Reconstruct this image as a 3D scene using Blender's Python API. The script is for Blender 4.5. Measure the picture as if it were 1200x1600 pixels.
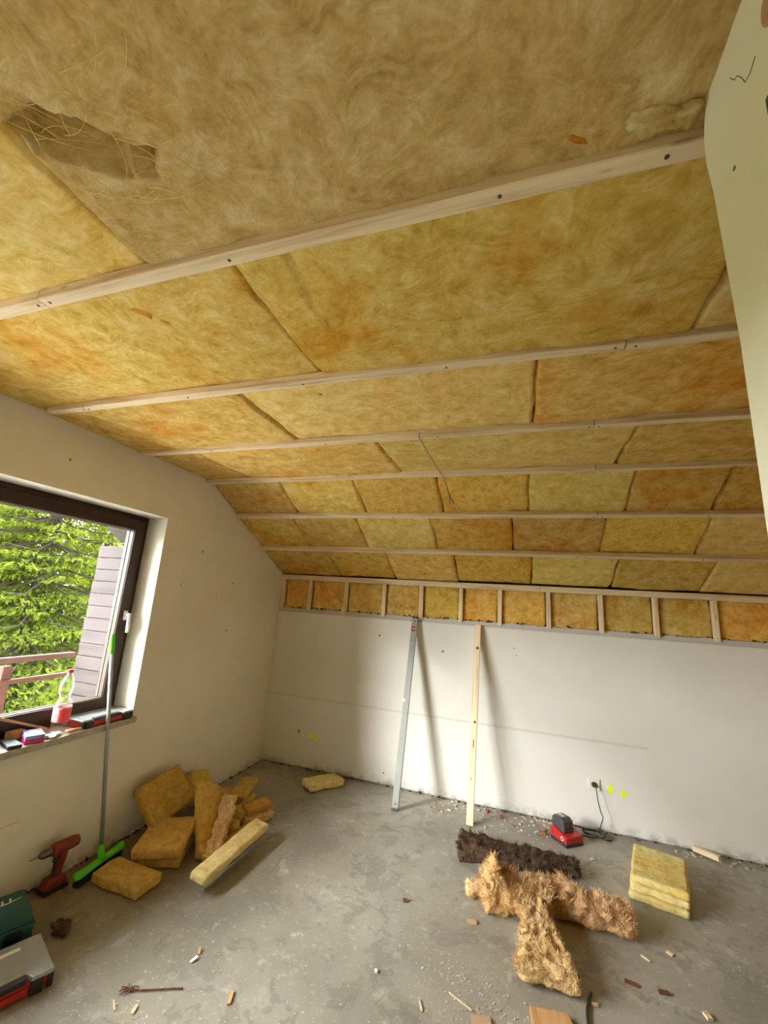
import bpy, bmesh, math, random
from mathutils import Vector, Matrix, Euler, noise

for o in list(bpy.data.objects):
    bpy.data.objects.remove(o)
scene = bpy.context.scene
COL = scene.collection
PI = math.pi

# ------------------------------------------------------------------ camera
cam_d = bpy.data.cameras.new('camera')
cam_d.sensor_fit = 'VERTICAL'
cam_d.sensor_height = 24.0
cam_d.lens = 24.0 * 645.1213 / 1600.0
cam_d.clip_start = 0.02
cam_d.clip_end = 300
cam = bpy.data.objects.new('camera', cam_d)
COL.objects.link(cam)
_r = Vector((0.94999528, 0.30556295, 0.06434479))
_u = Vector((0.00667099, -0.22587124, 0.97413432))
_f = Vector((-0.31219299, 0.92499377, 0.21661502))
cam.matrix_world = Matrix(((_r.x, _u.x, -_f.x, 2.45638), (_r.y, _u.y, -_f.y, -3.98705),
                           (_r.z, _u.z, -_f.z, 1.58906), (0, 0, 0, 1)))
scene.camera = cam

# ------------------------------------------------------------------ sky: even bright overcast
world = bpy.data.worlds.new('overcast_sky')
scene.world = world
world.use_nodes = True
_bg = world.node_tree.nodes['Background']
_bg.inputs[0].default_value = (0.985, 1.0, 1.01, 1)
_bg.inputs[1].default_value = 1.0

# pale sun behind thin cloud, low on the open side of the garden
sun_d = bpy.data.lights.new('hazy_sun', 'SUN')
sun_d.energy = 0.20
sun_d.angle = math.radians(15)
sun_d.color = (1.0, 0.99, 0.97)
sun = bpy.data.objects.new('hazy_sun', sun_d)
COL.objects.link(sun)
sun.location = (-12, -16, 9)
sun.rotation_euler = Vector((0.60 * 0.93, 0.80 * 0.93, -0.37)).to_track_quat('-Z', 'Y').to_euler()

# window openings of the left gable wall (y0, y1, z0, z1)
WIN = (-4.55, -1.655, 0.755, 2.10)

def portal(name, y0, y1, z0, z1, x):
    d = bpy.data.lights.new(name, 'AREA')
    d.shape = 'RECTANGLE'
    d.size = z1 - z0
    d.size_y = y1 - y0
    d.cycles.is_portal = True
    o = bpy.data.objects.new(name, d)
    COL.objects.link(o)
    o.location = (x, (y0 + y1) / 2, (z0 + z1) / 2)
    o.rotation_euler = (0, -PI / 2, 0)
portal('window_portal', WIN[0], WIN[1], WIN[2], WIN[3], -0.36)

vs = scene.view_settings
vs.view_transform = 'Standard'
vs.look = 'None'
vs.gamma = 1.0
vs.use_curve_mapping = False
vs.exposure = 5.28
scene.cycles.max_bounces = 7
scene.cycles.diffuse_bounces = 5
scene.cycles.adaptive_threshold = 0.06
scene.cycles.transparent_max_bounces = 24
scene.cycles.sample_clamp_indirect = 6.0

# ------------------------------------------------------------------ node helper
class NT:
    def __init__(self, name):
        self.m = bpy.data.materials.new(name)
        self.m.use_nodes = True
        self.t = self.m.node_tree
        self.t.nodes.clear()
        self.out = self.t.nodes.new('ShaderNodeOutputMaterial')
    def n(self, typ, ins=None, **attrs):
        nd = self.t.nodes.new('ShaderNode' + typ)
        for k, v in attrs.items():
            setattr(nd, k, v)
        for k, v in (ins or {}).items():
            self.set(nd.inputs[k], v)
        return nd
    def set(self, sock, v):
        if isinstance(v, bpy.types.NodeSocket):
            self.t.links.new(v, sock)
        else:
            if sock.type == 'RGBA' and len(v) == 3:
                v = (*v, 1)
            sock.default_value = v
    def math(self, op, a, b=0.0, c=0.0, clamp=False):
        return self.n('Math', {0: a, 1: b, 2: c}, operation=op, use_clamp=clamp).outputs[0]
    def vmath(self, op, a, b):
        return self.n('VectorMath', {0: a, 1: b}, operation=op).outputs[0]
    def mix(self, fac, a, b, blend='MIX'):
        nd = self.n('Mix', data_type='RGBA', blend_type=blend)
        self.set(nd.inputs[0], fac)
        self.set(nd.inputs[6], a)
        self.set(nd.inputs[7], b)
        return nd.outputs[2]
    def ramp(self, fac, stops, interp='LINEAR'):
        nd = self.n('ValToRGB', {0: fac})
        cr = nd.color_ramp
        cr.interpolation = interp
        while len(cr.elements) < len(stops):
            cr.elements.new(0.5)
        for e, (p, c) in zip(cr.elements, stops):
            e.position = p
            e.color = (*c, 1) if len(c) == 3 else c
        return nd.outputs[0]
    def mapr(self, v, a, b, c=0.0, d=1.0, smooth=True):
        nd = self.n('MapRange', {0: v, 1: a, 2: b, 3: c, 4: d})
        nd.interpolation_type = 'SMOOTHSTEP' if smooth else 'LINEAR'
        return nd.outputs[0]
    def noise(self, vec, scale, detail=3.0, rough=0.55, dist=0.0):
        return self.n('TexNoise', {'Vector': vec, 'Scale': scale, 'Detail': detail, 'Roughness': rough, 'Distortion': dist})
    def bump(self, h, strength=0.3, dist=0.01):
        return self.n('Bump', {'Height': h, 'Strength': strength, 'Distance': dist}).outputs[0]
    def bsdf(self, **ins):
        names = {'color': 'Base Color', 'rough': 'Roughness', 'metal': 'Metallic', 'normal': 'Normal',
                 'spec': 'Specular IOR Level', 'trans': 'Transmission Weight', 'alpha': 'Alpha', 'sheen': 'Sheen Weight', 'ior': 'IOR',
                 'coat': 'Coat Weight', 'sss': 'Subsurface Weight'}
        nd = self.n('BsdfPrincipled', {names[k]: v for k, v in ins.items()})
        self.t.links.new(nd.outputs[0], self.out.inputs[0])
        return nd
    def obj_coord(self):
        return self.n('TexCoord').outputs['Object']
    def rand(self):
        return self.n('ObjectInfo').outputs['Random']

def plain(name, col, rough=0.5, metal=0.0, var=0.12, scale=30.0, spec=0.5, bump=0.0):
    t = NT(name)
    c = t.obj_coord()
    nz = t.noise(c, scale, 4.0).outputs[0]
    dark = tuple(x * (1 - var) for x in col)
    lite = tuple(min(1, x * (1 + var)) for x in col)
    color = t.ramp(nz, [(0.3, dark), (0.7, lite)])
    ins = dict(color=color, rough=rough, metal=metal, spec=spec)
    if bump:
        ins['normal'] = t.bump(nz, bump, 0.004)
    t.bsdf(**ins)
    return t.m

def make_insulation(name, dark, mid, pale, stain, stain_amt=0.35, fib=1.0, bump=0.6, huevar=0.35):
    """fibrous mineral wool: warped anisotropic strands, patches and stains"""
    t = NT(name)
    geo = t.n('NewGeometry').outputs['Position']
    rnd = t.rand()
    off = t.n('CombineXYZ', {0: t.math('MULTIPLY', rnd, 37.0), 1: t.math('MULTIPLY', rnd, 61.0), 2: t.math('MULTIPLY', rnd, 13.0)}).outputs[0]
    p = t.vmath('ADD', geo, off)
    w = t.noise(p, 5.0 * fib, 2.0, 0.62).outputs['Color']
    wv = t.n('VectorMath', {0: t.vmath('SUBTRACT', w, (0.5, 0.5, 0.5)), 'Scale': 0.24 / fib}, operation='SCALE').outputs[0]
    pw = t.vmath('ADD', p, wv)
    a = t.noise(t.vmath('MULTIPLY', pw, (11 * fib, 44 * fib, 30 * fib)), 1.0, 3.0, 0.72).outputs[0]
    b = t.noise(t.vmath('MULTIPLY', pw, (40 * fib, 12 * fib, 30 * fib)), 1.0, 3.0, 0.72).outputs[0]
    msk = t.mapr(t.noise(pw, 4.0 * fib, 1.0).outputs[0], 0.36, 0.64)
    st = t.n('Mix', {0: msk, 2: a, 3: b}).outputs[0]
    blot = t.noise(p, 13.0 * fib, 4.0, 0.68).outputs[0]
    f = t.math('ADD', t.math('MULTIPLY', st, 0.48), t.math('MULTIPLY', blot, 0.52))
    col = t.ramp(f, [(0.30, dark), (0.50, mid), (0.70, pale)])
    big = t.noise(p, 2.4, 3.0, 0.62).outputs[0]
    sm = t.math('MULTIPLY', t.mapr(big, 0.46, 0.72), stain_amt)
    col = t.mix(sm, col, stain, 'MULTIPLY')


    # per batt tone
    hv = t.math('ADD', 1.0 - huevar * 0.5, t.math('MULTIPLY', rnd, huevar))
    hsv = t.n('HueSaturation', {'Hue': t.math('ADD', 0.491, t.math('MULTIPLY', t.math('FRACT', t.math('MULTIPLY', rnd, 7.31)), 0.018)),
                                'Saturation': 1.0, 'Value': hv, 'Color': col}).outputs[0]
    t.bsdf(color=hsv, rough=0.95, spec=0.1, normal=t.bump(blot, bump, 0.016))
    return t.m

def make_wood(name, base, dark, axis='X', scale=1.0, knots=True, rough=0.75):
    t = NT(name)
    c = t.obj_coord()
    rnd = t.rand()
    c = t.vmath('ADD', c, t.n('CombineXYZ', {0: t.math('MULTIPLY', rnd, 9.0), 1: t.math('MULTIPLY', rnd, 5.0), 2: rnd}).outputs[0])
    st = {'X': (2.2, 40, 40), 'Y': (40, 2.2, 40), 'Z': (40, 40, 2.2)}[axis]
    g = t.noise(t.vmath('MULTIPLY', c, tuple(s * scale for s in st)), 1.0, 5.0, 0.6, 0.4).outputs[0]
    col = t.ramp(g, [(0.33, dark), (0.5, base), (0.75, tuple(min(1, x * 1.12) for x in base))])
    if knots:
        kst = {'X': (3.0, 12, 12), 'Y': (12, 3.0, 12), 'Z': (12, 12, 3.0)}[axis]
        v = t.n('TexVoronoi', {'Vector': t.vmath('MULTIPLY', c, kst), 'Scale': 1.0}).outputs['Distance']
        k = t.mapr(v, 0.03, 0.09, 0.55, 0.0)
        col = t.mix(k, col, tuple(x * 0.45 for x in dark))
    t.bsdf(color=col, rough=rough, spec=0.3, normal=t.bump(g, 0.25, 0.002))
    return t.m

def make_plaster(name, base, dirt, back=False):
    t = NT(name)
    c = t.obj_coord()
    n1 = t.noise(c, 1.7, 5.0, 0.6).outputs[0]
    n2 = t.noise(c, 14.0, 5.0, 0.6).outputs[0]
    n3 = t.noise(c, 140.0, 2.0, 0.6).outputs[0]
    col = t.ramp(n1, [(0.3, dirt), (0.62, base)])
    col = t.mix(t.math('MULTIPLY', t.mapr(n2, 0.6, 0.8), 0.25), col, dirt)
    sep = t.n('SeparateXYZ', {0: c})
    if back:
        # a paler painted field low on the wall with a grimy upper edge, as left by removed furniture
        zz = t.math('ADD', sep.outputs[2], t.math('MULTIPLY', t.math('SUBTRACT', n2, 0.5), 0.012))
        fld = t.math('MULTIPLY', t.mapr(zz, 0.625, 0.612), t.mapr(sep.outputs[0], 3.40, 3.37))
        col = t.mix(t.math('MULTIPLY', fld, 0.35), col, (0.78, 0.77, 0.74))
        line = t.math('MULTIPLY', t.mapr(t.math('ABSOLUTE', t.math('SUBTRACT', zz, 0.628)), 0.016, 0.002), t.mapr(sep.outputs[0], 3.42, 3.36))
        col = t.mix(t.math('MULTIPLY', line, 0.28), col, (0.42, 0.37, 0.31))
        # raw grey mortar along the upper ragged edge
        top = t.mapr(zz, 1.435, 1.452)
        col = t.mix(t.math('MULTIPLY', top, 0.8), col, (0.50, 0.48, 0.45))
    # scuffs close to the floor
    low = t.math('MULTIPLY', t.mapr(sep.outputs[2], 0.09, 0.0), t.mapr(n2, 0.42, 0.62))
    col = t.mix(t.math('MULTIPLY', low, 0.7), col, (0.36, 0.31, 0.25))
    h = t.math('ADD', n2, t.math('MULTIPLY', n3, 0.25))
    t.bsdf(color=col, rough=0.9, spec=0.2, normal=t.bump(h, 0.16, 0.006))
    return t.m

def make_concrete():
    t = NT('concrete_floor')
    c = t.obj_coord()
    n1 = t.noise(c, 0.9, 6.0, 0.62, 0.3).outputs[0]
    col = t.ramp(n1, [(0.28, (0.20, 0.178, 0.14)), (0.5, (0.30, 0.275, 0.225)), (0.72, (0.40, 0.372, 0.315))])
    # darker damp / glue patches with crisp outlines
    n2 = t.noise(c, 3.4, 5.0, 0.62, 0.6).outputs[0]
    pm = t.math('MULTIPLY', t.mapr(n2, 0.55, 0.585), 0.55)
    col = t.mix(pm, col, (0.215, 0.195, 0.16))
    n2b = t.noise(t.vmath('ADD', c, (7, 3, 0)), 6.3, 5.0, 0.65, 1.0).outputs[0]
    col = t.mix(t.math('MULTIPLY', t.mapr(n2b, 0.565, 0.60), 0.55), col, (0.20, 0.18, 0.15))
    # pale dust, plaster flecks, scratches
    n3 = t.noise(t.vmath('ADD', c, (3, 9, 0)), 9.0, 7.0, 0.72, 0.4).outputs[0]
    col = t.mix(t.math('MULTIPLY', t.mapr(n3, 0.55, 0.72), 0.6), col, (0.56, 0.53, 0.44))
    n4 = t.noise(c, 55.0, 4.0, 0.7).outputs[0]
    col = t.mix(t.math('MULTIPLY', t.mapr(n4, 0.61, 0.68), 0.7), col, (0.66, 0.62, 0.5))
    col = t.mix(t.math('MULTIPLY', t.mapr(n4, 0.36, 0.30), 0.5), col, (0.15, 0.13, 0.10))
    scr = t.noise(t.vmath('MULTIPLY', t.n('VectorRotate', {'Vector': c, 'Angle': 0.7}, rotation_type='Z_AXIS').outputs[0], (1.3, 75, 1)), 1.0, 3.0, 0.6, 0.3).outputs[0]
    col = t.mix(t.math('MULTIPLY', t.mapr(scr, 0.70, 0.76), 0.45), col, (0.62, 0.6, 0.53))
    # brown dirt with painted-in shade darkening the tool corner, ragged outline
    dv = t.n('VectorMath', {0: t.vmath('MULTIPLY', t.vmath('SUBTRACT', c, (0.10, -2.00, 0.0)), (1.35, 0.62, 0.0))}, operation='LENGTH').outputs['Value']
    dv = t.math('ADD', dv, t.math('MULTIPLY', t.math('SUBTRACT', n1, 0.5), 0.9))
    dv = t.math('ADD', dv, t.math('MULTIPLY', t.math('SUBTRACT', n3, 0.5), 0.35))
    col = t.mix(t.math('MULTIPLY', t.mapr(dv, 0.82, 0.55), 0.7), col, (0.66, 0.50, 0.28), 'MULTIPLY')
    rough = t.mapr(n2, 0.4, 0.65, 0.62, 0.42)
    h = t.math('ADD', t.math('MULTIPLY', n3, 0.6), t.math('MULTIPLY', n4, 0.35))
    t.bsdf(color=col, rough=rough, spec=0.4, normal=t.bump(h, 0.22, 0.006))
    return t.m

def make_glass_pane():
    t = NT('window_glass')
    lw = t.n('LayerWeight', {'Blend': 0.12}).outputs['Fresnel']
    tr = t.n('BsdfTransparent', {'Color': (0.93, 0.95, 0.94)})
    gl = t.n('BsdfGlossy', {'Color': (1, 1, 1), 'Roughness': 0.02})
    c = t.obj_coord()
    dirt = t.math('MULTIPLY', t.mapr(t.noise(c, 4.0, 6.0, 0.7).outputs[0], 0.5, 0.8), 0.06)
    df = t.n('BsdfDiffuse', {'Color': (0.8, 0.82, 0.82)})
    m1 = t.n('MixShader', {0: lw, 1: tr.outputs[0], 2: gl.outputs[0]})
    m2 = t.n('MixShader', {0: dirt, 1: m1.outputs[0], 2: df.outputs[0]})
    t.t.links.new(m2.outputs[0], t.out.inputs[0])
    return t.m

def make_clear_plastic(name, tint, haze=0.12, rough=0.15):
    t = NT(name)
    lw = t.n('LayerWeight', {'Blend': 0.3}).outputs['Facing']
    tr = t.n('BsdfTransparent', {'Color': tint})
    gl = t.n('BsdfGlossy', {'Color': (1, 1, 1), 'Roughness': rough})
    df = t.n('BsdfDiffuse', {'Color': tint})
    c = t.obj_coord()
    hz = t.math('ADD', haze, t.math('MULTIPLY', t.noise(c, 25.0, 4.0).outputs[0], haze * 0.5))
    m0 = t.n('MixShader', {0: hz, 1: tr.outputs[0], 2: df.outputs[0]})
    m1 = t.n('MixShader', {0: t.math('MULTIPLY', lw, 0.55), 1: m0.outputs[0], 2: gl.outputs[0]})
    t.t.links.new(m1.outputs[0], t.out.inputs[0])
    return t.m

def make_foliage(name, dark, lite, trans):
    t = NT(name)
    c = t.n('NewGeometry').outputs['Position']
    isl = t.n('NewGeometry').outputs['Random Per Island']
    n1 = t.noise(c, 1.1, 3.0).outputs[0]
    f = t.math('ADD', t.math('MULTIPLY', isl, 0.5), t.math('MULTIPLY', n1, 0.6))
    col = t.ramp(f, [(0.25, dark), (0.8, lite)])
    df = t.n('BsdfDiffuse', {'Color': col})
    ts = t.n('BsdfTranslucent', {'Color': t.mix(0.5, col, trans)})
    m = t.n('MixShader', {0: 0.42, 1: df.outputs[0], 2: ts.outputs[0]})
    t.t.links.new(m.outputs[0], t.out.inputs[0])
    return t.m

M = {}
M['ins_ceiling'] = make_insulation('mineral_wool_ceiling', (0.40, 0.23, 0.035), (0.68, 0.46, 0.12), (0.84, 0.70, 0.36), (0.94, 0.66, 0.30), 0.9, 1.0, 0.6, 0.22)
M['ins_dusty'] = make_insulation('mineral_wool_dusty', (0.32, 0.21, 0.055), (0.56, 0.41, 0.16), (0.74, 0.64, 0.40), (0.90, 0.72, 0.45), 0.7, 1.0, 0.7, 0.1)
M['ins_yellow'] = make_insulation('mineral_wool_yellow', (0.50, 0.33, 0.065), (0.76, 0.57, 0.18), (0.88, 0.77, 0.44), (0.94, 0.80, 0.52), 0.6, 1.0, 0.5, 0.12)
M['ins_brown'] = make_insulation('mineral_wool_tan', (0.36, 0.20, 0.035), (0.56, 0.35, 0.085), (0.68, 0.49, 0.18), (0.90, 0.70, 0.45), 0.6, 1.6, 0.7, 0.2)
M['ins_knee'] = make_insulation('mineral_wool_knee_wall', (0.38, 0.21, 0.03), (0.74, 0.46, 0.10), (0.86, 0.66, 0.28), (0.92, 0.68, 0.36), 0.8, 1.3, 0.5, 0.25)
M['ins_peach'] = make_insulation('mineral_wool_torn_peach', (0.46, 0.25, 0.09), (0.74, 0.49, 0.24), (0.90, 0.70, 0.44), (0.88, 0.66, 0.45), 0.6, 3.4, 1.0, 0.12)
M['ins_slab'] = make_insulation('mineral_wool_pale_slab', (0.54, 0.40, 0.12), (0.78, 0.64, 0.28), (0.88, 0.79, 0.48), (0.94, 0.74, 0.42), 0.7, 1.8, 0.5, 0.1)
M['ins_dirty'] = make_insulation('mineral_wool_blackened', (0.030, 0.017, 0.010), (0.085, 0.052, 0.032), (0.17, 0.11, 0.07), (0.7, 0.6, 0.55), 0.5, 3.0, 1.0, 0.1)
M['burnt'] = plain('burnt_orange_binder', (0.55, 0.24, 0.03), 0.95, 0, 0.3, 60)
M['fibre_pale'] = plain('loose_fibre_pale', (0.80, 0.62, 0.22), 0.9, 0, 0.2, 8)
M['fibre_peach'] = plain('loose_fibre_peach', (0.88, 0.64, 0.36), 0.9, 0, 0.2, 8)
M['fibre_dark'] = plain('loose_fibre_dark', (0.15, 0.09, 0.07), 0.9, 0, 0.3, 8)
M['pine'] = make_wood('pine_batten', (0.80, 0.65, 0.45), (0.60, 0.43, 0.25), 'X')
M['pine_y'] = make_wood('pine_lengthwise_y', (0.80, 0.65, 0.45), (0.62, 0.45, 0.26), 'Y')
M['pine_z'] = make_wood('pine_upright', (0.84, 0.69, 0.47), (0.66, 0.48, 0.28), 'Z')
M['orange_wood'] = make_wood('orange_wood', (0.62, 0.34, 0.15), (0.46, 0.22, 0.08), 'Y', 1.0, False)
M['plaster'] = make_plaster('plaster_white', (0.80, 0.755, 0.665), (0.73, 0.68, 0.58))
M['plaster_back'] = make_plaster('plaster_white_back', (0.78, 0.755, 0.70), (0.72, 0.69, 0.62), True)
M['plaster_right'] = make_plaster('plaster_cream', (0.95, 0.92, 0.74), (0.92, 0.89, 0.70))
M['plaster_reveal'] = make_plaster('plaster_reveal_white', (0.86, 0.85, 0.82), (0.80, 0.78, 0.74))
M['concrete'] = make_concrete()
M['boards_dark'] = make_wood('roof_boards', (0.16, 0.10, 0.05), (0.09, 0.05, 0.03), 'X')
M['brown_frame'] = make_wood('dark_brown_window_frame', (0.042, 0.020, 0.012), (0.028, 0.013, 0.008), 'Y', 1.0, False, 0.4)
M['frame_bead'] = plain('glazing_bead', (0.09, 0.05, 0.026), 0.5)
M['gasket'] = plain('grey_gasket', (0.12, 0.13, 0.13), 0.6)
M['glass'] = make_glass_pane()
M['sill'] = plain('stone_sill', (0.44, 0.39, 0.32), 0.6, 0, 0.2, 40)
M['white_plastic'] = plain('white_plastic', (0.78, 0.77, 0.72), 0.35, 0, 0.04)
M['cream_plastic'] = plain('cream_plastic', (0.78, 0.74, 0.62), 0.4, 0, 0.05)
M['black_plastic'] = plain('black_plastic', (0.018, 0.018, 0.02), 0.45)
M['dark_grey_plastic'] = plain('dark_grey_plastic', (0.06, 0.06, 0.065), 0.5)
M['red_plastic'] = plain('red_plastic', (0.42, 0.022, 0.018), 0.35, 0, 0.08)
M['deep_red_plastic'] = plain('deep_red_plastic', (0.19, 0.020, 0.008), 0.4, 0, 0.15)
M['teal_plastic'] = plain('teal_plastic', (0.008, 0.072, 0.064), 0.5, 0, 0.12)
M['green_plastic'] = plain('green_plastic', (0.10, 0.62, 0.02), 0.35, 0, 0.06)
M['grey_pole'] = plain('grey_painted_pole', (0.33, 0.36, 0.35), 0.35, 0.3, 0.06)
M['aluminium'] = plain('brushed_aluminium', (0.31, 0.305, 0.285), 0.55, 0.1, 0.07, 60)
M['steel'] = plain('steel', (0.17, 0.16, 0.15), 0.3, 0.95, 0.1)
M['screw'] = plain('screw_head', (0.09, 0.06, 0.035), 0.5, 0.3)
M['grey_paint'] = plain('painted_grey_mark', (0.42, 0.41, 0.39), 0.5)
M['hole'] = plain('wall_plug_brown', (0.19, 0.145, 0.10), 0.9, 0, 0.3, 90)
M['neon'] = plain('neon_yellow_spray', (0.80, 1.0, 0.0), 0.6, 0, 0.05)
M['cable_black'] = plain('black_cable', (0.02, 0.02, 0.022), 0.5)
M['cable_grey'] = plain('grey_cable_sheath', (0.42, 0.38, 0.30), 0.6)
M['copper'] = plain('bare_wire', (0.75, 0.70, 0.60), 0.4, 0.3)
M['lid_clear'] = make_clear_plastic('smoky_clear_lid', (0.42, 0.45, 0.44), 0.6, 0.2)
M['bottle_clear'] = make_clear_plastic('clear_bottle', (0.93, 0.97, 0.92), 0.05, 0.05)
M['label_red'] = plain('bottle_label_red', (0.80, 0.06, 0.06), 0.45, 0, 0.1)
M['label_pink'] = plain('bottle_label_pink', (0.90, 0.35, 0.40), 0.45, 0, 0.1)
M['label_white'] = plain('printed_white', (0.80, 0.78, 0.74), 0.5)
M['cap_red'] = plain('red_cap', (0.62, 0.03, 0.03), 0.4)
M['blue_clear'] = plain('blue_box_lid', (0.28, 0.32, 0.75), 0.25, 0, 0.15)
M['magenta'] = plain('magenta_plastic', (0.62, 0.02, 0.16), 0.4)
M['paper'] = plain('crumpled_paper', (0.75, 0.73, 0.68), 0.8)
M['chip'] = make_wood('wood_chip', (0.72, 0.55, 0.34), (0.55, 0.38, 0.2), 'X', 2.0, False)
M['cardboard'] = plain('cardboard_tan', (0.52, 0.33, 0.19), 0.85, 0, 0.12, 12)
M['rust'] = plain('rusty_iron', (0.16, 0.06, 0.03), 0.8, 0.2, 0.4, 60)
M['rubble'] = plain('plaster_rubble', (0.50, 0.45, 0.36), 0.9, 0, 0.4, 12)
M['rubble_red'] = plain('brick_crumb', (0.30, 0.11, 0.06), 0.9, 0, 0.3, 30)
M['sawdust'] = plain('sawdust', (0.54, 0.47, 0.33), 0.95, 0, 0.25, 20)
M['dirt'] = plain('dark_dirt', (0.07, 0.045, 0.025), 0.95, 0, 0.4, 50)
M['spruce'] = make_foliage('spruce_needles', (0.010, 0.019, 0.0025), (0.088, 0.112, 0.014), (0.125, 0.14, 0.012))
M['shrub'] = make_foliage('shrub_leaves', (0.012, 0.020, 0.003), (0.085, 0.105, 0.013), (0.12, 0.13, 0.01))
M['hill'] = plain('wooded_ridge', (0.030, 0.045, 0.016), 0.95, 0, 0.4, 0.4)
M['bark'] = make_wood('spruce_bark', (0.014, 0.0085, 0.005), (0.008, 0.005, 0.003), 'Z', 0.4, False, 0.95)
M['bounce_mat'] = plain('pale_bounce_surface', (0.34, 0.32, 0.29), 0.95, 0, 0.25, 12)
M['balcony'] = plain('pale_balcony_tiles', (0.55, 0.52, 0.48), 0.7, 0, 0.08, 6)
M['grass'] = plain('meadow_grass', (0.02, 0.034, 0.008), 0.95, 0, 0.5, 3)
M['rail_wood'] = make_wood('reddish_painted_rail', (0.070, 0.026, 0.017), (0.050, 0.018, 0.012), 'Y', 1.0, False)
M['slate_board'] = make_wood('weathered_grey_board', (0.046, 0.035, 0.035), (0.030, 0.023, 0.023), 'X', 0.5, False, 0.85)
M['grey_post'] = plain('grey_post', (0.06, 0.07, 0.072), 0.5)
M['roof_red'] = plain('red_roof_tile', (0.10, 0.02, 0.014), 0.8, 0, 0.3, 6)
M['house_white'] = plain('house_render', (0.12, 0.12, 0.115), 0.9)

# ------------------------------------------------------------------ mesh helpers
class MB:
    """collects shapes, build() makes ONE mesh object"""
    def __init__(self):
        self.v, self.f = [], []
    def add(self, vs_, fs_, mat=None):
        b = len(self.v)
        for p in vs_:
            p = Vector(p)
            self.v.append(mat @ p if mat else p)
        for q in fs_:
            self.f.append(tuple(i + b for i in q))
        return self
    def box(self, size, c=(0, 0, 0), rot=(0, 0, 0), bevel=0.0, seg=2, taper=None):
        bm = bmesh.new()
        bmesh.ops.create_cube(bm, size=1.0)
        for v in bm.verts:
            v.co = Vector((v.co.x * size[0], v.co.y * size[1], v.co.z * size[2]))
            if taper and v.co.z > 0:
                v.co.x *= taper[0]
                v.co.y *= taper[1]
        if bevel > 0:
            bmesh.ops.bevel(bm, geom=bm.edges[:], offset=bevel, segments=seg, profile=0.6, affect='EDGES')
        bm.verts.index_update()
        m = Matrix.Translation(c) @ Euler(rot).to_matrix().to_4x4()
        self.add([v.co.copy() for v in bm.verts], [[v.index for v in f.verts] for f in bm.faces], m)
        bm.free()
        return self
    def lathe(self, prof, c=(0, 0, 0), rot=(0, 0, 0), n=20):
        """prof: list of (radius, z)"""
        m = Matrix.Translation(c) @ Euler(rot).to_matrix().to_4x4()
        vs_, fs_ = [], []
        for r, z in prof:
            for i in range(n):
                a = 2 * PI * i / n
                vs_.append((r * math.cos(a), r * math.sin(a), z))
        for k in range(len(prof) - 1):
            for i in range(n):
                j = (i + 1) % n
                fs_.append((k * n + i, k * n + j, (k + 1) * n + j, (k + 1) * n + i))
        fs_.append(tuple(reversed(range(n))))
        fs_.append(tuple((len(prof) - 1) * n + i for i in range(n)))
        return self.add(vs_, fs_, m)
    def tube(self, pts, r, n=8, close=True):
        pts = [Vector(p) for p in pts]
        rs = r if isinstance(r, (list, tuple)) else [r] * len(pts)
        vs_, fs_ = [], []
        up = None
        for i, p in enumerate(pts):
            d = (pts[min(i + 1, len(pts) - 1)] - pts[max(i - 1, 0)])
            if d.length < 1e-9:
                d = Vector((0, 0, 1))
            d.normalize()
            if up is None:
                up = d.orthogonal().normalized()
            else:
                up = (up - d * up.dot(d))
                up = up.normalized() if up.length > 1e-6 else d.orthogonal().normalized()
            s = d.cross(up)
            for k in range(n):
                a = 2 * PI * k / n
                vs_.append(p + (up * math.cos(a) + s * math.sin(a)) * rs[i])
        for i in range(len(pts) - 1):
            for k in range(n):
                j = (k + 1) % n
                fs_.append((i * n + k, i * n + j, (i + 1) * n + j, (i + 1) * n + k))
        if close:
            fs_.append(tuple(reversed(range(n))))
            fs_.append(tuple((len(pts) - 1) * n + k for k in range(n)))
        return self.add(vs_, fs_)
    def prism(self, poly, h, axis='Z', c=(0, 0, 0), rot=(0, 0, 0)):
        """extrude a 2D polygon by h, centred, along the axis"""
        m = Matrix.Translation(c) @ Euler(rot).to_matrix().to_4x4()
        n = len(poly)
        def P(a, b, z):
            return {'Z': (a, b, z), 'X': (z, a, b), 'Y': (a, z, b)}[axis]
        vs_ = [P(a, b, -h / 2) for a, b in poly] + [P(a, b, h / 2) for a, b in poly]
        fs_ = [tuple(reversed(range(n))), tuple(range(n, 2 * n))]
        fs_ += [(i, (i + 1) % n, n + (i + 1) % n, n + i) for i in range(n)]
        return self.add(vs_, fs_, m)
    def build(self, name, mat, parent=None, smooth=False, loc=None, rot=None):
        me = bpy.data.meshes.new(name)
        me.from_pydata([tuple(v) for v in self.v], [], self.f)
        bm = bmesh.new()
        bm.from_mesh(me)
        bmesh.ops.recalc_face_normals(bm, faces=bm.faces[:])
        bm.to_mesh(me)
        bm.free()
        me.materials.append(M[mat] if isinstance(mat, str) else mat)
        if smooth:
            me.polygons.foreach_set('use_smooth', [True] * len(me.polygons))
            if smooth == 'auto':
                try:
                    me.set_sharp_from_angle(angle=math.radians(38))
                except Exception:
                    pass
        o = bpy.data.objects.new(name, me)
        COL.objects.link(o)
        if parent:
            o.parent = parent
        if loc:
            o.location = loc
        if rot:
            o.rotation_euler = rot
        return o

def tag(o, label=None, cat=None, group=None, kind=None):
    if label:
        o['label'] = label
    if cat:
        o['category'] = cat
    if group:
        o['group'] = group
    if kind:
        o['kind'] = kind
    return o

def thing(name, loc, label, cat, rot=(0, 0, 0), group=None):
    o = bpy.data.objects.new(name, None)
    o.empty_display_size = 0.05
    COL.objects.link(o)
    o.location = loc
    o.rotation_euler = rot
    return tag(o, label, cat, group)

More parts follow.
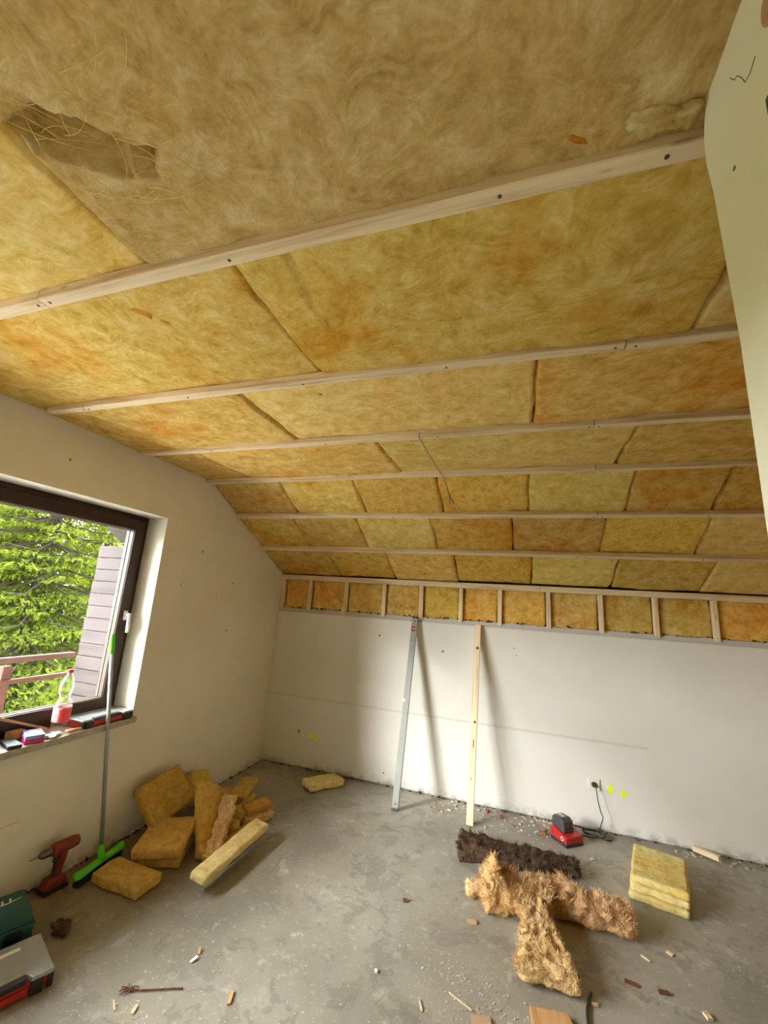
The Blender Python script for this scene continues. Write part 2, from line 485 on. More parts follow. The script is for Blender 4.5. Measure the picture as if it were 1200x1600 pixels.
def fbm(p, f, octs=4, seed=0.0):
    v, a, s = 0.0, 1.0, 0.0
    q = Vector(p) * f + Vector((seed * 17.3, seed * 5.1, seed * 9.7))
    for _ in range(octs):
        v += a * noise.noise(q)
        s += a
        q = q * 2.03
        a *= 0.5
    return v / s

def slab_verts(lx, ly, lz, nx, ny, nz, rad=0.012, amp=0.006, freq=9.0, seed=0.0, shape=None, octs=4):
    """closed rounded slab surface with lumpy relief -> (verts, faces)"""
    idx, vs_, fs_ = {}, [], []
    h = Vector((lx / 2, ly / 2, lz / 2))
    def V(i, j, k):
        key = (i, j, k)
        if key not in idx:
            p = Vector(((i / nx - .5) * lx, (j / ny - .5) * ly, (k / nz - .5) * lz))
            q = Vector([max(-h[a] + rad, min(h[a] - rad, p[a])) for a in range(3)])
            d = p - q
            nrm = d.normalized() if d.length > 1e-9 else Vector((0, 0, 1))
            if d.length > 1e-9:
                p = q + nrm * rad
            nv = noise.noise_vector(p * 4 + Vector((seed * 3.3, seed, 1.7)))
            p = p + nrm * (fbm(p, freq, octs, seed) * amp * 2) + nv * amp * 0.6
            if shape:
                p = shape(p)
            idx[key] = len(vs_)
            vs_.append(p)
        return idx[key]
    for i in range(nx):
        for j in range(ny):
            for k in (0, nz):
                fs_.append((V(i, j, k), V(i + 1, j, k), V(i + 1, j + 1, k), V(i, j + 1, k)))
    for i in range(nx):
        for k in range(nz):
            for j in (0, ny):
                fs_.append((V(i, j, k), V(i + 1, j, k), V(i + 1, j, k + 1), V(i, j, k + 1)))
    for j in range(ny):
        for k in range(nz):
            for i in (0, nx):
                fs_.append((V(i, j, k), V(i, j + 1, k), V(i, j + 1, k + 1), V(i, j, k + 1)))
    return vs_, fs_

def add_fibres(mb, origins, count, lmin, lmax, rad, rng, spread=0.8, droop=0.0, seg=3):
    """thin tapered three-sided strands grown from (point, normal) pairs"""
    for _ in range(count):
        p, n = origins[rng.randrange(len(origins))]
        d = (Vector(n) + Vector((rng.uniform(-1, 1), rng.uniform(-1, 1), rng.uniform(-1, 1))) * spread).normalized()
        L = rng.uniform(lmin, lmax)
        b = Vector((rng.uniform(-1, 1), rng.uniform(-1, 1), rng.uniform(-1, 1))) * 0.7
        pts = []
        q = Vector(p) - d * L * 0.15
        for s in range(seg + 1):
            pts.append(q.copy())
            d = (d + b / seg + Vector((0, 0, -droop / seg))).normalized()
            q = q + d * (L / seg)
        r = rad * rng.uniform(0.6, 1.3)
        mb.tube(pts, [r * (1 - 0.8 * s / seg) for s in range(seg + 1)], 3, False)

def add_tufts(mb, origins, count, lmin, lmax, rad, rng, up=0.6, per=16):
    """ragged tufts: bundles of strands sharing a direction"""
    for _ in range(count):
        p, n = origins[rng.randrange(len(origins))]
        d0 = (Vector(n) + Vector((rng.uniform(-.7, .7), rng.uniform(-.7, .7), up + rng.uniform(-.3, .5)))).normalized()
        L0 = rng.uniform(lmin, lmax)
        bend = Vector((rng.uniform(-1, 1), rng.uniform(-1, 1), rng.uniform(-.9, .2))) * 0.8
        for _k in range(per):
            q = Vector(p) + Vector((rng.gauss(0, 1), rng.gauss(0, 1), rng.gauss(0, 1))) * 0.006 - d0 * 0.006
            d = (d0 + Vector((rng.gauss(0, .25), rng.gauss(0, .25), rng.gauss(0, .25)))).normalized()
            L = L0 * rng.uniform(0.5, 1.1)
            pts = []
            for s in range(5):
                pts.append(q.copy())
                d = (d + bend * 0.22).normalized()
                q = q + d * (L / 4)
            r = rad * rng.uniform(0.6, 1.4)
            mb.tube(pts, [r, r * 1.1, r * 0.8, r * 0.5, r * 0.15], 3, False)

# ================================================================== the room
XR, YF = 5.6, -6.2            # far right wall, wall behind the camera
ZB = 2.4615                   # underside of the ceiling battens
KY, KZ = -1.301, 2.4615       # kink between flat ceiling and roof slope
HZ = 1.798                    # height where the slope meets the knee wall
SL = Vector((0, 0 - KY, HZ - KZ)).normalized()      # down the slope
SN = Vector((0, -0.45432, -0.89084))                # slope normal, into the room

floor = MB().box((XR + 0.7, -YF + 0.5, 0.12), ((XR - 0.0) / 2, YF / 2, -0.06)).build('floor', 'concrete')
tag(floor, 'bare stained grey concrete floor with dust and scratches', None, None, 'structure')

# left gable wall with the window
def wall_box(mb, x0, x1, y0, y1, z0, z1):
    mb.box((x1 - x0, y1 - y0, z1 - z0), ((x0 + x1) / 2, (y0 + y1) / 2, (z0 + z1) / 2))
mb = MB()
wall_box(mb, -0.36, 0, WIN[1], 0.26, 0, 2.75)
wall_box(mb, -0.36, 0, WIN[0], WIN[1], 0, WIN[2] - 0.04)
wall_box(mb, -0.36, 0, WIN[0], WIN[1], WIN[3], 2.75)
wall_box(mb, -0.36, 0, YF - 0.2, WIN[0], 0, 2.75)
wall_left = mb.build('wall_left', 'plaster')
tag(wall_left, 'off-white plastered gable wall with the window', None, None, 'structure')

wall_front = MB().box((XR + 0.5, 0.2, 2.75), (XR / 2, YF - 0.1, 1.375)).build('wall_front', 'ins_ceiling')
tag(wall_front, 'insulated wall behind the viewer', None, None, 'structure')
wall_far = MB().box((0.2, -YF + 0.6, 2.75), (XR + 0.1, YF / 2 + 0.1, 1.375)).build('wall_far_right', 'ins_ceiling')
tag(wall_far, 'insulated wall at the far right end of the room', None, None, 'structure')

# partition stub close to the camera on the right, top corner rounded off by hand plastering
mb = MB()
prof = [(-3.31, 0.0), (-3.318, 1.0), (-3.314, 2.0), (-3.296, 2.30), (-3.286, 2.37), (-3.287, 2.42), (-3.298, 2.455), (-3.312, 2.475), (-3.325, 2.60), (YF, 2.60), (YF, 0.0)]
mb.prism(prof, 0.20, 'X', (2.77 + 0.10, 0, 0))
wall_right = mb.build('wall_right', 'plaster_right')
tag(wall_right, 'cream plastered wall end at the right edge', None, None, 'structure')
rng = random.Random(5)
# hairline crack, old fixing hole, chiselled cable outlets on that wall end
pts = [(2.7693, -3.385, 2.415), (2.7693, -3.395, 2.395), (2.7693, -3.402, 2.392), (2.7693, -3.412, 2.372), (2.7693, -3.417, 2.355), (2.7693, -3.430, 2.352), (2.7693, -3.446, 2.358)]
tag(MB().tube(pts, 0.0005, 4).build('crack', 'hole', wall_right), 'hairline crack in the plaster')
MB().lathe([(0.0035, -0.002), (0.0035, 0.0008), (0.002, 0.0012)], (2.77, -3.362, 2.268), (0, -PI / 2, 0), 10).build('screw_hole', 'hole', wall_right)
mb = MB().lathe([(0.030, -0.004), (0.030, 0.002), (0.026, 0.004), (0.021, 0.001)], (2.77, -3.499, 2.378), (0, -PI / 2, 0), 20)
tag(mb.build('cable_outlet', 'cardboard', wall_right), 'brown rounded cable outlet')
mb = MB().box((0.016, 0.03, 0.036), (2.766, -3.482, 2.232), (0, 0, 0), 0.003)
tag(mb.build('connector_block', 'dark_grey_plastic', wall_right), 'dark connector block')

# back knee wall: plaster with a ragged top edge
nx = 150
vs_, fs_ = [], []
rng = random.Random(11)
for i in range(nx + 1):
    x = -0.02 + (XR + 0.1) * i / nx
    zt = 1.486 + 0.007 * noise.noise(Vector((x * 9, 0, 0))) + 0.008 * noise.noise(Vector((x * 31, 3, 0)))
    yt = 0.012 + 0.010 * noise.noise(Vector((x * 17, 9, 0)))
    zc = 1.446 + 0.003 * noise.noise(Vector((x * 5, 5, 0)))
    yb = 0.004 * noise.noise(Vector((x * 11, 1, 5)))
    # the plaster stops just above the slab in a crumbly line
    zb = 0.010 + 0.010 * noise.noise(Vector((x * 13, 2, 2)))
    vs_ += [(x, 0.018, -0.02), (x, 0.016, zb), (x, yb * 0.4, zb + 0.006), (x, 0.0, 0.06), (x, 0.0, zc), (x, 0.006, zc + 0.010), (x, yt, zt), (x, 0.05, zt + 0.004), (x, 0.26, zt + 0.004)]
K = 9
for i in range(nx):
    for k in range(K - 1):
        a = i * K + k
        fs_.append((a, a + K, a + K + 1, a + 1))
wall_back = MB().add(vs_, fs_).build('wall_back', 'plaster_back')
tag(wall_back, 'white plastered knee wall with ragged top edge', None, None, 'structure')
tag(MB().box((XR + 0.5, 0.06, 2.2), (XR / 2, 0.29, 1.1)).build('wall_back_boarding', 'boards_dark'), 'dark boarding behind the knee wall', None, None, 'structure')

# ------------------------------------------------------------------ ceiling: boards, insulation batts, battens
mb = MB()
mb.box((XR + 0.6, 5.2, 0.03), (XR / 2, -1.25 - 2.6, ZB + 0.14))
ang = math.atan2(HZ - KZ, -KY)
mb.box((XR + 0.6, 2.1, 0.03), (XR / 2, KY / 2 + 0.10, (KZ + HZ) / 2 + 0.135 - 0.0), (ang, 0, 0))
ceiling = mb.build('ceiling', 'boards_dark')
tag(ceiling, 'insulated attic ceiling with mineral wool and battens', None, None, 'structure')

def batt(x0, x1, A, B, N, mat, seed, drop=0.0, creases=(), dents=(), parent=ceiling, res=0.026, amp=0.010, bulge=0.006, edge=0.016, name='insulation_batt', label=None, jitter=0.012):
    """one mineral wool batt: A, B = (y, z) of its two long edges, N = normal into the room"""
    A, B = Vector((0, *A)), Vector((0, *B))
    L = (B - A).length
    T = (B - A) / L
    nx = max(6, int((x1 - x0) / res))
    ny = max(6, int(L / res))
    vs_, fs_ = [], []
    for j in range(ny + 1):
        for i in range(nx + 1):
            u, w = i / nx, j / ny
            # finer rows right at the seams
            u = 0.5 - 0.5 * math.cos(PI * u) if nx < 14 else u - 0.10 * math.sin(2 * PI * u)
            jx = jitter * noise.noise(Vector((w * L * 7, seed * 3.1, 0.3)))
            x = x0 + (x1 - x0) * u + jx * (1 if x0 > 0.01 or u > .5 else 0)
            p = A + T * (w * L)
            ex = min(u * (x1 - x0), (1 - u) * (x1 - x0))
            ey = min(w * L, (1 - w) * L)
            q = Vector((x, p.y, p.z))
            h = drop + bulge * math.sin(PI * w) + amp * 1.5 * fbm(q, 3.2, 3, seed) + amp * 0.9 * fbm(q, 13, 3, seed + 2)
            if ex < edge:
                h -= 0.026 * (1 - ex / edge) ** 2
            if ey < edge:
                h -= 0.006 * (1 - ey / edge) ** 2
            for cx, cw, cd, w0, w1 in creases:
                if w0 <= w <= w1:
                    dxx = abs(x - cx - 0.02 * noise.noise(Vector((w * 4, seed, 1))))
                    if dxx < cw:
                        h -= cd * (1 - dxx / cw) ** 2
            for cx, cy, rx, ry, cd, an in dents:
                dx, dy = x - cx, p.y - cy
                ca, sa = math.cos(an), math.sin(an)
                e = ((dx * ca + dy * sa) / rx) ** 2 + ((-dx * sa + dy * ca) / ry) ** 2
                e *= 1 + 0.8 * noise.noise(q * 22)
                if e < 1:
                    h -= cd * (1 - e) ** 0.5
            vs_.append(q + Vector(N) * h)
    R = nx + 1
    for j in range(ny):
        for i in range(nx):
            a = j * R + i
            fs_.append((a, a + 1, a + R + 1, a + R))
    # skirt and back
    ring = [i for i in range(R)] + [j * R + nx for j in range(1, ny + 1)] + [ny * R + i for i in range(nx - 1, -1, -1)] + [j * R for j in range(ny - 1, 0, -1)]
    b = len(vs_)
    for k in ring:
        vs_.append(vs_[k] - Vector(N) * 0.09)
    m = len(ring)
    for k in range(m):
        fs_.append((ring[k], ring[(k + 1) % m], b + (k + 1) % m, b + k))
    fs_.append(tuple(b + k for k in range(m)))
    o = MB().add(vs_, fs_).build(name, mat, parent, True)
    if label:
        o['label'] = label
    return o

ZI = ZB + 0.034
DN = (0, 0, -1)
def flat_bay(y0, y1, seams, mats, seed, **kw):
    out = []
    for i in range(len(seams) - 1):
        k = {a: (b[i] if isinstance(b, (list, tuple)) and len(b) == len(seams) - 1 else b) for a, b in kw.items()}
        out.append(batt(seams[i], seams[i + 1], (y0, ZI), (y1, ZI), DN, mats[i], seed + i * 1.7, **k))
    return out
CY, CC = 'ins_yellow', 'ins_ceiling'
torn = (1.60, -3.555, 0.120, 0.045, 0.085, 0.50)
batt(0, 2.9, (YF, ZI), (-3.87, ZI), DN, CC, 1.1, res=0.08)
batt(2.9, XR, (YF, ZI), (-3.87, ZI), DN, CC, 1.9, res=0.08)
o1 = batt(0.0, 1.455, (-3.87, ZI), (-3.24, ZI), DN, CY, 2.0, 0.0, label='pale yellow insulation batt at the left of the torn one')
o2 = batt(1.455, 2.95, (-3.87, ZI), (-3.24, ZI), DN, 'ins_dusty', 3.1, 0.010, (), [torn, (1.50, -3.60, 0.05, 0.03, 0.03, 0.2), (1.70, -3.505, 0.035, 0.014, 0.05, 0.2), (2.30, -3.42, 0.09, 0.02, 0.012, 0.3)], res=0.014, amp=0.014, label='large ochre insulation batt with a torn hollow and loose fibres')
batt(2.95, XR, (-3.87, ZI), (-3.24, ZI), DN, CC, 3.9)
bay_b = flat_bay(-3.24, -2.615, [0, 1.69, 2.97, 4.4, XR], [CC, CC, CY, CC], 5.0, drop=[0.0, 0.016, 0.012, 0.0], res=[0.02, 0.016, 0.03, 0.04],
         creases=[(), ((1.86, 0.02, 0.012, 0.0, 0.45), (2.02, 0.015, 0.010, 0.0, 0.9)), (), ()])
bay_c = flat_bay(-2.615, -1.985, [0, 1.225, 2.52, 4.0, XR], [CC, CY, CC, CC], 8.0, drop=[0.006, 0.0, 0.006, 0.0], res=[0.02, 0.02, 0.025, 0.04])
flat_bay(-1.985, -1.32, [0, 0.42, 1.675, 3.0, 4.4, XR], [CC, CC, CY, CC, CC], 12.0, drop=[0.0, 0.006, 0.0, 0.004, 0.0], res=0.025)

from mathutils.bvhtree import BVHTree
def binder_spot(host, x, y, rx, ry, rot, seed):
    """burnt orange lump of binder stuck to the underside of a batt"""
    me = host.data
    tree = BVHTree.FromPolygons([v.co for v in me.vertices], [tuple(f.vertices) for f in me.polygons])
    n, rings = 22, 3
    vs_, fs_ = [], []
    for k in range(rings + 1):
        for i in range(n):
            a = 2 * PI * i / n
            w = 1 + 0.55 * noise.noise(Vector((math.cos(a) * 1.8, math.sin(a) * 1.8, seed)))
            u, v = math.cos(a) * rx * w * (1 - k / (rings + 0.3)), math.sin(a) * ry * w * (1 - k / (rings + 0.3))
            px_, py_ = x + u * math.cos(rot) - v * math.sin(rot), y + u * math.sin(rot) + v * math.cos(rot)
            hit = tree.ray_cast(Vector((px_, py_, 2.2)), Vector((0, 0, 1)))[0]
            z = hit.z if hit else ZI
            vs_.append((px_, py_, z + (0.001 if k == 0 else -0.0015 - 0.0010 * k)))
    for k in range(rings):
        for i in range(n):
            j = (i + 1) % n
            fs_.append((k * n + i, k * n + j, (k + 1) * n + j, (k + 1) * n + i))
    fs_.append(tuple(rings * n + i for i in range(n)))
    o = MB().add(vs_, fs_).build('binder_spot', 'burnt', host, True)
    o['label'] = 'burnt orange spot on the insulation'
binder_spot(bay_b[0], 1.253, -3.105, 0.040, 0.014, 0.5, 1.0)
binder_spot(bay_b[0], 1.262, -3.085, 0.016, 0.008, 1.5, 2.0)
binder_spot(bay_b[0], 1.295, -3.045, 0.018, 0.006, 0.9, 3.0)
binder_spot(o2, 2.565, -3.297, 0.022, 0.008, 0.5, 4.0)
binder_spot(bay_c[1], 1.608, -2.478, 0.013, 0.012, 0.2, 5.0)

def slope_pt(t):
    """point (y, z) on the slope insulation, t metres measured along -y"""
    z = HZ + (KZ - HZ) * (-t) / KY * -1 if False else HZ + (KZ - HZ) * (t / -KY)
    return (-t - SN.y * 0.034, z - SN.z * 0.034)
def slope_bay(t0, t1, seams, mats, seed):
    for i in range(len(seams) - 1):
        r = random.Random(int(seed * 10) + i)
        batt(seams[i], seams[i + 1], slope_pt(t0), slope_pt(t1), tuple(SN), mats[i % len(mats)], seed + i * 1.3, r.uniform(-0.004, 0.010), res=0.028, amp=0.008)
slope_bay(1.32, 0.915, [0, 0.64, 1.27, 1.9, 2.517, 3.134, 3.62, 4.25, 4.9, XR], [CC, CC, 'ins_knee', 'ins_knee', CY, CC, 'ins_knee', CC], 20.0)
slope_bay(0.915, 0.475, [0, 0.55, 1.153, 1.783, 2.402, 3.031, 3.653, 4.27, 4.9, XR], [CC, CC, CY, 'ins_knee', CC, 'ins_knee', CY, CC], 25.0)
slope_bay(0.475, 0.02, [0, 0.694, 1.29, 1.905, 2.553, 3.186, 3.817, 4.45, 5.05, XR], [CC, 'ins_knee', CC, 'ins_knee', CY, CC, CY, CC], 30.0)

def timber(name, x0, x1, y, z, w, h, mat, parent, rot=0.0, seed=0, screws=(), label=None):
    """a sawn length along x with slightly wavy arrises; (y, z) is the centre"""
    L = x1 - x0
    n = max(2, int(L / 0.12))
    vs_, fs_ = [], []
    ca, sa = math.cos(rot), math.sin(rot)
    b = 0.003
    ring = [(-w / 2 + b, -h / 2), (w / 2 - b, -h / 2), (w / 2, -h / 2 + b), (w / 2, h / 2 - b), (w / 2 - b, h / 2), (-w / 2 + b, h / 2), (-w / 2, h / 2 - b), (-w / 2, -h / 2 + b)]
    for i in range(n + 1):
        x = -L / 2 + L * i / n
        wy = 0.0022 * noise.noise(Vector((x * 1.7, seed, 0)))
        wz = 0.0018 * noise.noise(Vector((x * 1.9, seed, 7)))
        for a, c in ring:
            a2, c2 = a + wy, c + wz
            vs_.append((x, a2 * ca - c2 * sa, a2 * sa + c2 * ca))
    for i in range(n):
        for k in range(8):
            fs_.append((i * 8 + k, i * 8 + (k + 1) % 8, (i + 1) * 8 + (k + 1) % 8, (i + 1) * 8 + k))
    fs_.append(tuple(range(8)))
    fs_.append(tuple(n * 8 + k for k in range(8)))
    o = MB().add(vs_, fs_).build(name, mat, parent, False, ((x0 + x1) / 2, y, z))
    if label:
        o['label'] = label
    for sx in screws:
        s = MB().lathe([(0.0048, 0.0), (0.0048, 0.0012), (0.003, 0.002)], (0, 0, 0), (PI, 0, 0), 8)
        lx = sx - (x0 + x1) / 2
        so = s.build('screw', 'screw', o, False, (lx, (h / 2) * sa, -(h / 2) * ca - 0.0004), (rot, 0, 0))
    return o

BW, BH = 0.042, 0.036
timber('batten', 0.0, 1.0, -3.241, ZB + BH / 2, BW, BH, 'pine', ceiling, 0, 1, (0.06, 0.975))
timber('batten', 1.004, XR, -3.241, ZB + BH / 2, BW, BH, 'pine', ceiling, 0, 2, (1.03, 1.72, 2.42, 2.73))
timber('batten', 0.09, 0.35, -2.615, ZB + BH / 2, BW, BH, 'pine', ceiling, 0, 3, (0.33,))
timber('batten', 0.354, 2.785, -2.615, ZB + BH / 2, BW, BH, 'pine', ceiling, 0, 4, (0.37, 1.0, 1.60, 2.2, 2.76))
timber('batten', 2.792, XR, -2.612, ZB + BH / 2, BW, BH, 'pine', ceiling, 0, 5, (2.82, 3.4))
timber('batten', 0.03, 2.787, -1.985, ZB + BH / 2, BW, BH, 'pine', ceiling, 0, 6, (0.6, 1.4, 2.05, 2.77))
timber('batten', 2.79, XR, -1.985, ZB + BH / 2, BW, BH, 'pine', ceiling, 0, 7, (2.81, 3.4, 4.0))
timber('batten', 0.0, 2.895, -1.322, ZB + BH / 2, BW, BH, 'pine', ceiling, 0, 8, (0.7, 1.12, 1.98, 2.87))
timber('batten', 2.899, XR, -1.322, ZB + BH / 2, BW, BH, 'pine', ceiling, 0, 9, (2.92, 3.6))
def slope_batten(x0, x1, t, seed, screws):
    y, z = -t, HZ + (KZ - HZ) * (t / -KY)
    timber('batten', x0, x1, y - SN.y * BH / 2, z - SN.z * BH / 2, BW, BH, 'pine', ceiling, math.atan2(HZ - KZ, -KY), seed, screws)
slope_batten(0.0, 2.96, 0.918, 10, (0.75, 1.5, 2.2, 2.94))
slope_batten(2.964, XR, 0.918, 11, (2.99, 3.6, 4.2))
slope_batten(0.0, 2.90, 0.478, 12, (0.5, 1.3, 2.1, 2.88))
slope_batten(2.904, XR, 0.478, 13, (2.93, 3.7))
# knee wall framing: top rail, studs, panels
timber('top_rail', 0.0, 2.62, -0.005, 1.806, 0.045, 0.05, 'pine', wall_back, 0, 14, (0.6, 1.4, 2.0))
timber('top_rail', 2.623, XR, -0.005, 1.806, 0.045, 0.05, 'pine', wall_back, 0, 15, (3.1, 3.7))
STUDS = [0.020, 0.343, 0.756, 1.169, 1.547, 1.927, 2.279, 2.691, 3.105, 3.509, 3.914, 4.32, 4.73, 5.14, 5.55]
for i, sx in enumerate(STUDS):
    o = MB().box((0.036, 0.045, 0.315), (0, 0, 0), (0, random.Random(i).uniform(-0.015, 0.015), 0), 0.002, 1).build('stud', 'pine_z', wall_back, False, (sx, 0.016, 1.625))
for i in range(len(STUDS) - 1):
    batt(STUDS[i] + 0.016, STUDS[i + 1] - 0.016, (0.030, 1.475), (0.030, 1.80), (0, -1, 0), ('ins_knee', CC)[(i * 5 // 3) % 2], 40 + i * 1.9, 0.0, (), (), wall_back, 0.02, 0.007, 0.006, 0.02, 'insulation_panel')
# dark crumbs of old mortar along the top edge of the plaster
rng = random.Random(21)
mb = MB()
for i in range(120):
    x = rng.uniform(0.05, 5.3)
    s = rng.uniform(0.004, 0.012)
    mb.box((s * rng.uniform(1, 3), s, s * 0.8), (x, 0.018 + rng.uniform(-0.008, 0.01), 1.490 + rng.uniform(-0.003, 0.006)), (rng.random(), rng.random(), rng.random() * 3))
tag(mb.build('mortar_crumbs', 'dirt', wall_back), None, None, None, 'stuff')

# loose strands clinging to the nearest ceiling batts
rng = random.Random(31)
def strands(name, n, xr, yr, lmin, lmax, zoff, parent, rad=0.0010, mat='fibre_pale', ang0=None):
    mb = MB()
    for _ in range(n):
        x, y = rng.uniform(*xr), rng.uniform(*yr)
        a = rng.uniform(0, 2 * PI) if ang0 is None else rng.gauss(ang0, 0.5)
        L = rng.uniform(lmin, lmax)
        da = rng.uniform(-0.28, 0.28)
        pts = []
        z = ZI + zoff + rng.uniform(-0.012, 0.004)
        for s in range(7):
            pts.append((x, y, z - 0.006 * math.sin(PI * s / 6)))
            x += math.cos(a) * L / 6
            y += math.sin(a) * L / 6
            if y > -3.27:
                break
            a += da
        if len(pts) > 2:
            r = rad * rng.uniform(0.5, 1.2)
            mb.tube(pts, [r] * (len(pts) - 1) + [r * 0.3], 3, False)
    o = mb.build(name, mat, parent)
    o['kind'] = 'stuff'
    o['label'] = 'loose glass fibres hanging off the torn batt'
    return o
strands('loose_fibres', 60, (1.47, 1.80), (-3.70, -3.42), 0.06, 0.20, -0.014, o2, 0.0008, 'fibre_pale', 0.35)

# crumpled tuft squeezed out beside the first batten near the wall end
vs_, fs_ = slab_verts(0.11, 0.05, 0.026, 30, 16, 8, 0.012, 0.014, 30.0, 3.0, None, 6)
mb = MB().add(vs_, fs_, Matrix.Translation((2.705, -3.296, ZI - 0.008)) @ Euler((0.2, 0.1, 0.10)).to_matrix().to_4x4())
tag(mb.build('insulation_tuft', 'ins_dusty', ceiling, True), 'crumpled tuft of insulation squeezed out beside the batten')

# ------------------------------------------------------------------ window in the gable wall
def ring(mb, y0, y1, z0, z1, w, x0, x1, bev=0.004, wb=None):
    wb = wb or w
    xc, t = (x0 + x1) / 2, x1 - x0
    mb.box((t, y1 - y0, wb), (xc, (y0 + y1) / 2, z0 + wb / 2), (0, 0, 0), bev)
    mb.box((t, y1 - y0, w), (xc, (y0 + y1) / 2, z1 - w / 2), (0, 0, 0), bev)
    mb.box((t, w, z1 - z0 - w - wb + 0.004), (xc, y0 + w / 2, (z0 + wb + z1 - w) / 2), (0, 0, 0), bev)
    mb.box((t, w, z1 - z0 - w - wb + 0.004), (xc, y1 - w / 2, (z0 + wb + z1 - w) / 2), (0, 0, 0), bev)
    return mb
window_1 = thing('window_1', (0, 0, 0), 'dark brown framed window in the left wall', None)
window_1['kind'] = 'structure'
ring(MB(), WIN[0] + 0.001, WIN[1] - 0.001, WIN[2] - 0.002, WIN[3] - 0.001, 0.055, -0.25, -0.175).build('frame', 'brown_frame', window_1)
WM = -3.18
MB().box((0.075, 0.07, WIN[3] - WIN[2] - 0.06), (-0.2125, WM, (WIN[2] + WIN[3]) / 2)).build('mullion', 'brown_frame', window_1)
for ya, yb in ((WM + 0.012, WIN[1] - 0.034), (WIN[0] + 0.034, WM - 0.012)):
    sash = ring(MB(), ya, yb, WIN[2] + 0.036, WIN[3] - 0.034, 0.078, -0.235, -0.155, 0.006).build('sash', 'brown_frame', window_1)
    ring(MB(), ya + 0.071, yb - 0.071, WIN[2] + 0.108, WIN[3] - 0.105, 0.010, -0.200, -0.166, 0.003).build('glazing_bead', 'frame_bead', sash)
    ring(MB(), ya + 0.074, yb - 0.074, WIN[2] + 0.111, WIN[3] - 0.108, 0.010, -0.212, -0.201, 0.002).build('gasket', 'gasket', sash)
    MB().box((0.006, yb - ya - 0.15, WIN[3] - WIN[2] - 0.22), (-0.206, (ya + yb) / 2, (WIN[2] + WIN[3]) / 2)).build('pane', 'glass', window_1)
hd = MB().box((0.012, 0.028, 0.062), (-0.150, -1.722, 1.395), (0, 0, 0), 0.004)
hd.lathe([(0.010, 0), (0.010, 0.03)], (-0.146, -1.722, 1.400), (0, PI / 2, 0), 12)
hd.box((0.016, 0.020, 0.125), (-0.112, -1.720, 1.345), (0.05, 0, 0), 0.005)
hd.box((0.018, 0.022, 0.024), (-0.113, -1.722, 1.400), (0, 0, 0), 0.006)
tag(hd.build('handle', 'white_plastic', window_1, 'auto'), 'white window handle')
sill = MB().box((0.235, WIN[1] - WIN[0] + 0.03, 0.036), (-0.087, (WIN[0] + WIN[1]) / 2, WIN[2] - 0.020), (0, 0, 0), 0.006).build('window_sill', 'sill', window_1)
sill['label'] = 'stone window sill littered with tools'

# old wall plugs and dents
def plug(x, y, z, face, parent, r=0.009):
    mb = MB().lathe([(r, -0.002), (r * 0.9, 0.0012), (r * 0.4, 0.0006)], (0, 0, 0), (0, 0, 0), 10)
    rot = {'L': (0, PI / 2, 0), 'B': (PI / 2, 0, 0)}[face]
    return mb.build('wall_plug', 'hole', parent, False, (x, y, z), rot)
for y, z, r in ((-1.251, 1.908, 0.010), (-0.828, 1.678, 0.009), (-0.824, 1.272, 0.008), (-2.408, 2.282, 0.008), (-0.388, 1.706, 0.006)):
    plug(0, y, z, 'L', wall_left, r)
for x, z, r in ((1.149, 1.285, 0.010), (1.773, 1.195, 0.011), (2.40, 1.281, 0.006), (2.42, 1.225, 0.005), (1.27, 0.10, 0.007)):
    plug(x, 0, z, 'B', wall_back, r)
for y, z in ((-1.408, 1.63), (-1.0, 1.55)):
    mb = MB().lathe([(0.020, -0.002), (0.019, 0.0012), (0.015, 0.0014)], (0, 0, 0), (0, 0, 0), 16)
    mb.build('filler_patch', 'plaster_reveal', wall_left, False, (0, y, z), (0, PI / 2, 0))
# cream blanking strip low on the gable wall, left of the drill
mb = MB().box((0.014, 0.30, 0.095), (0.006, -2.39, 0.335), (0, 0, 0), 0.003)
tag(mb.build('cover_strip', 'cream_plastic', wall_left), 'cream cover strip low on the wall')
# fluorescent spray marks beside the sockets
def spray(x, z, rx, rz, seed, parent):
    n = 26
    poly = []
    for i in range(n):
        a = 2 * PI * i / n
        k = 1 + 0.22 * noise.noise(Vector((math.cos(a) * 1.5, math.sin(a) * 1.5, seed)))
        poly.append((x + math.cos(a) * rx * k, z + math.sin(a) * rz * k))
    o = MB().prism(poly, 0.0014, 'Y', (0, -0.0004, 0)).build('spray_mark', 'neon', parent)
    o['label'] = 'fluorescent yellow-green spray mark'
spray(0.505, 0.296, 0.014, 0.027, 1, wall_back)
spray(0.570, 0.280, 0.017, 0.024, 2, wall_back)
spray(0.535, 0.285, 0.022, 0.006, 5, wall_back)
spray(3.110, 0.300, 0.019, 0.030, 3, wall_back)
spray(3.199, 0.282, 0.017, 0.028, 4, wall_back)

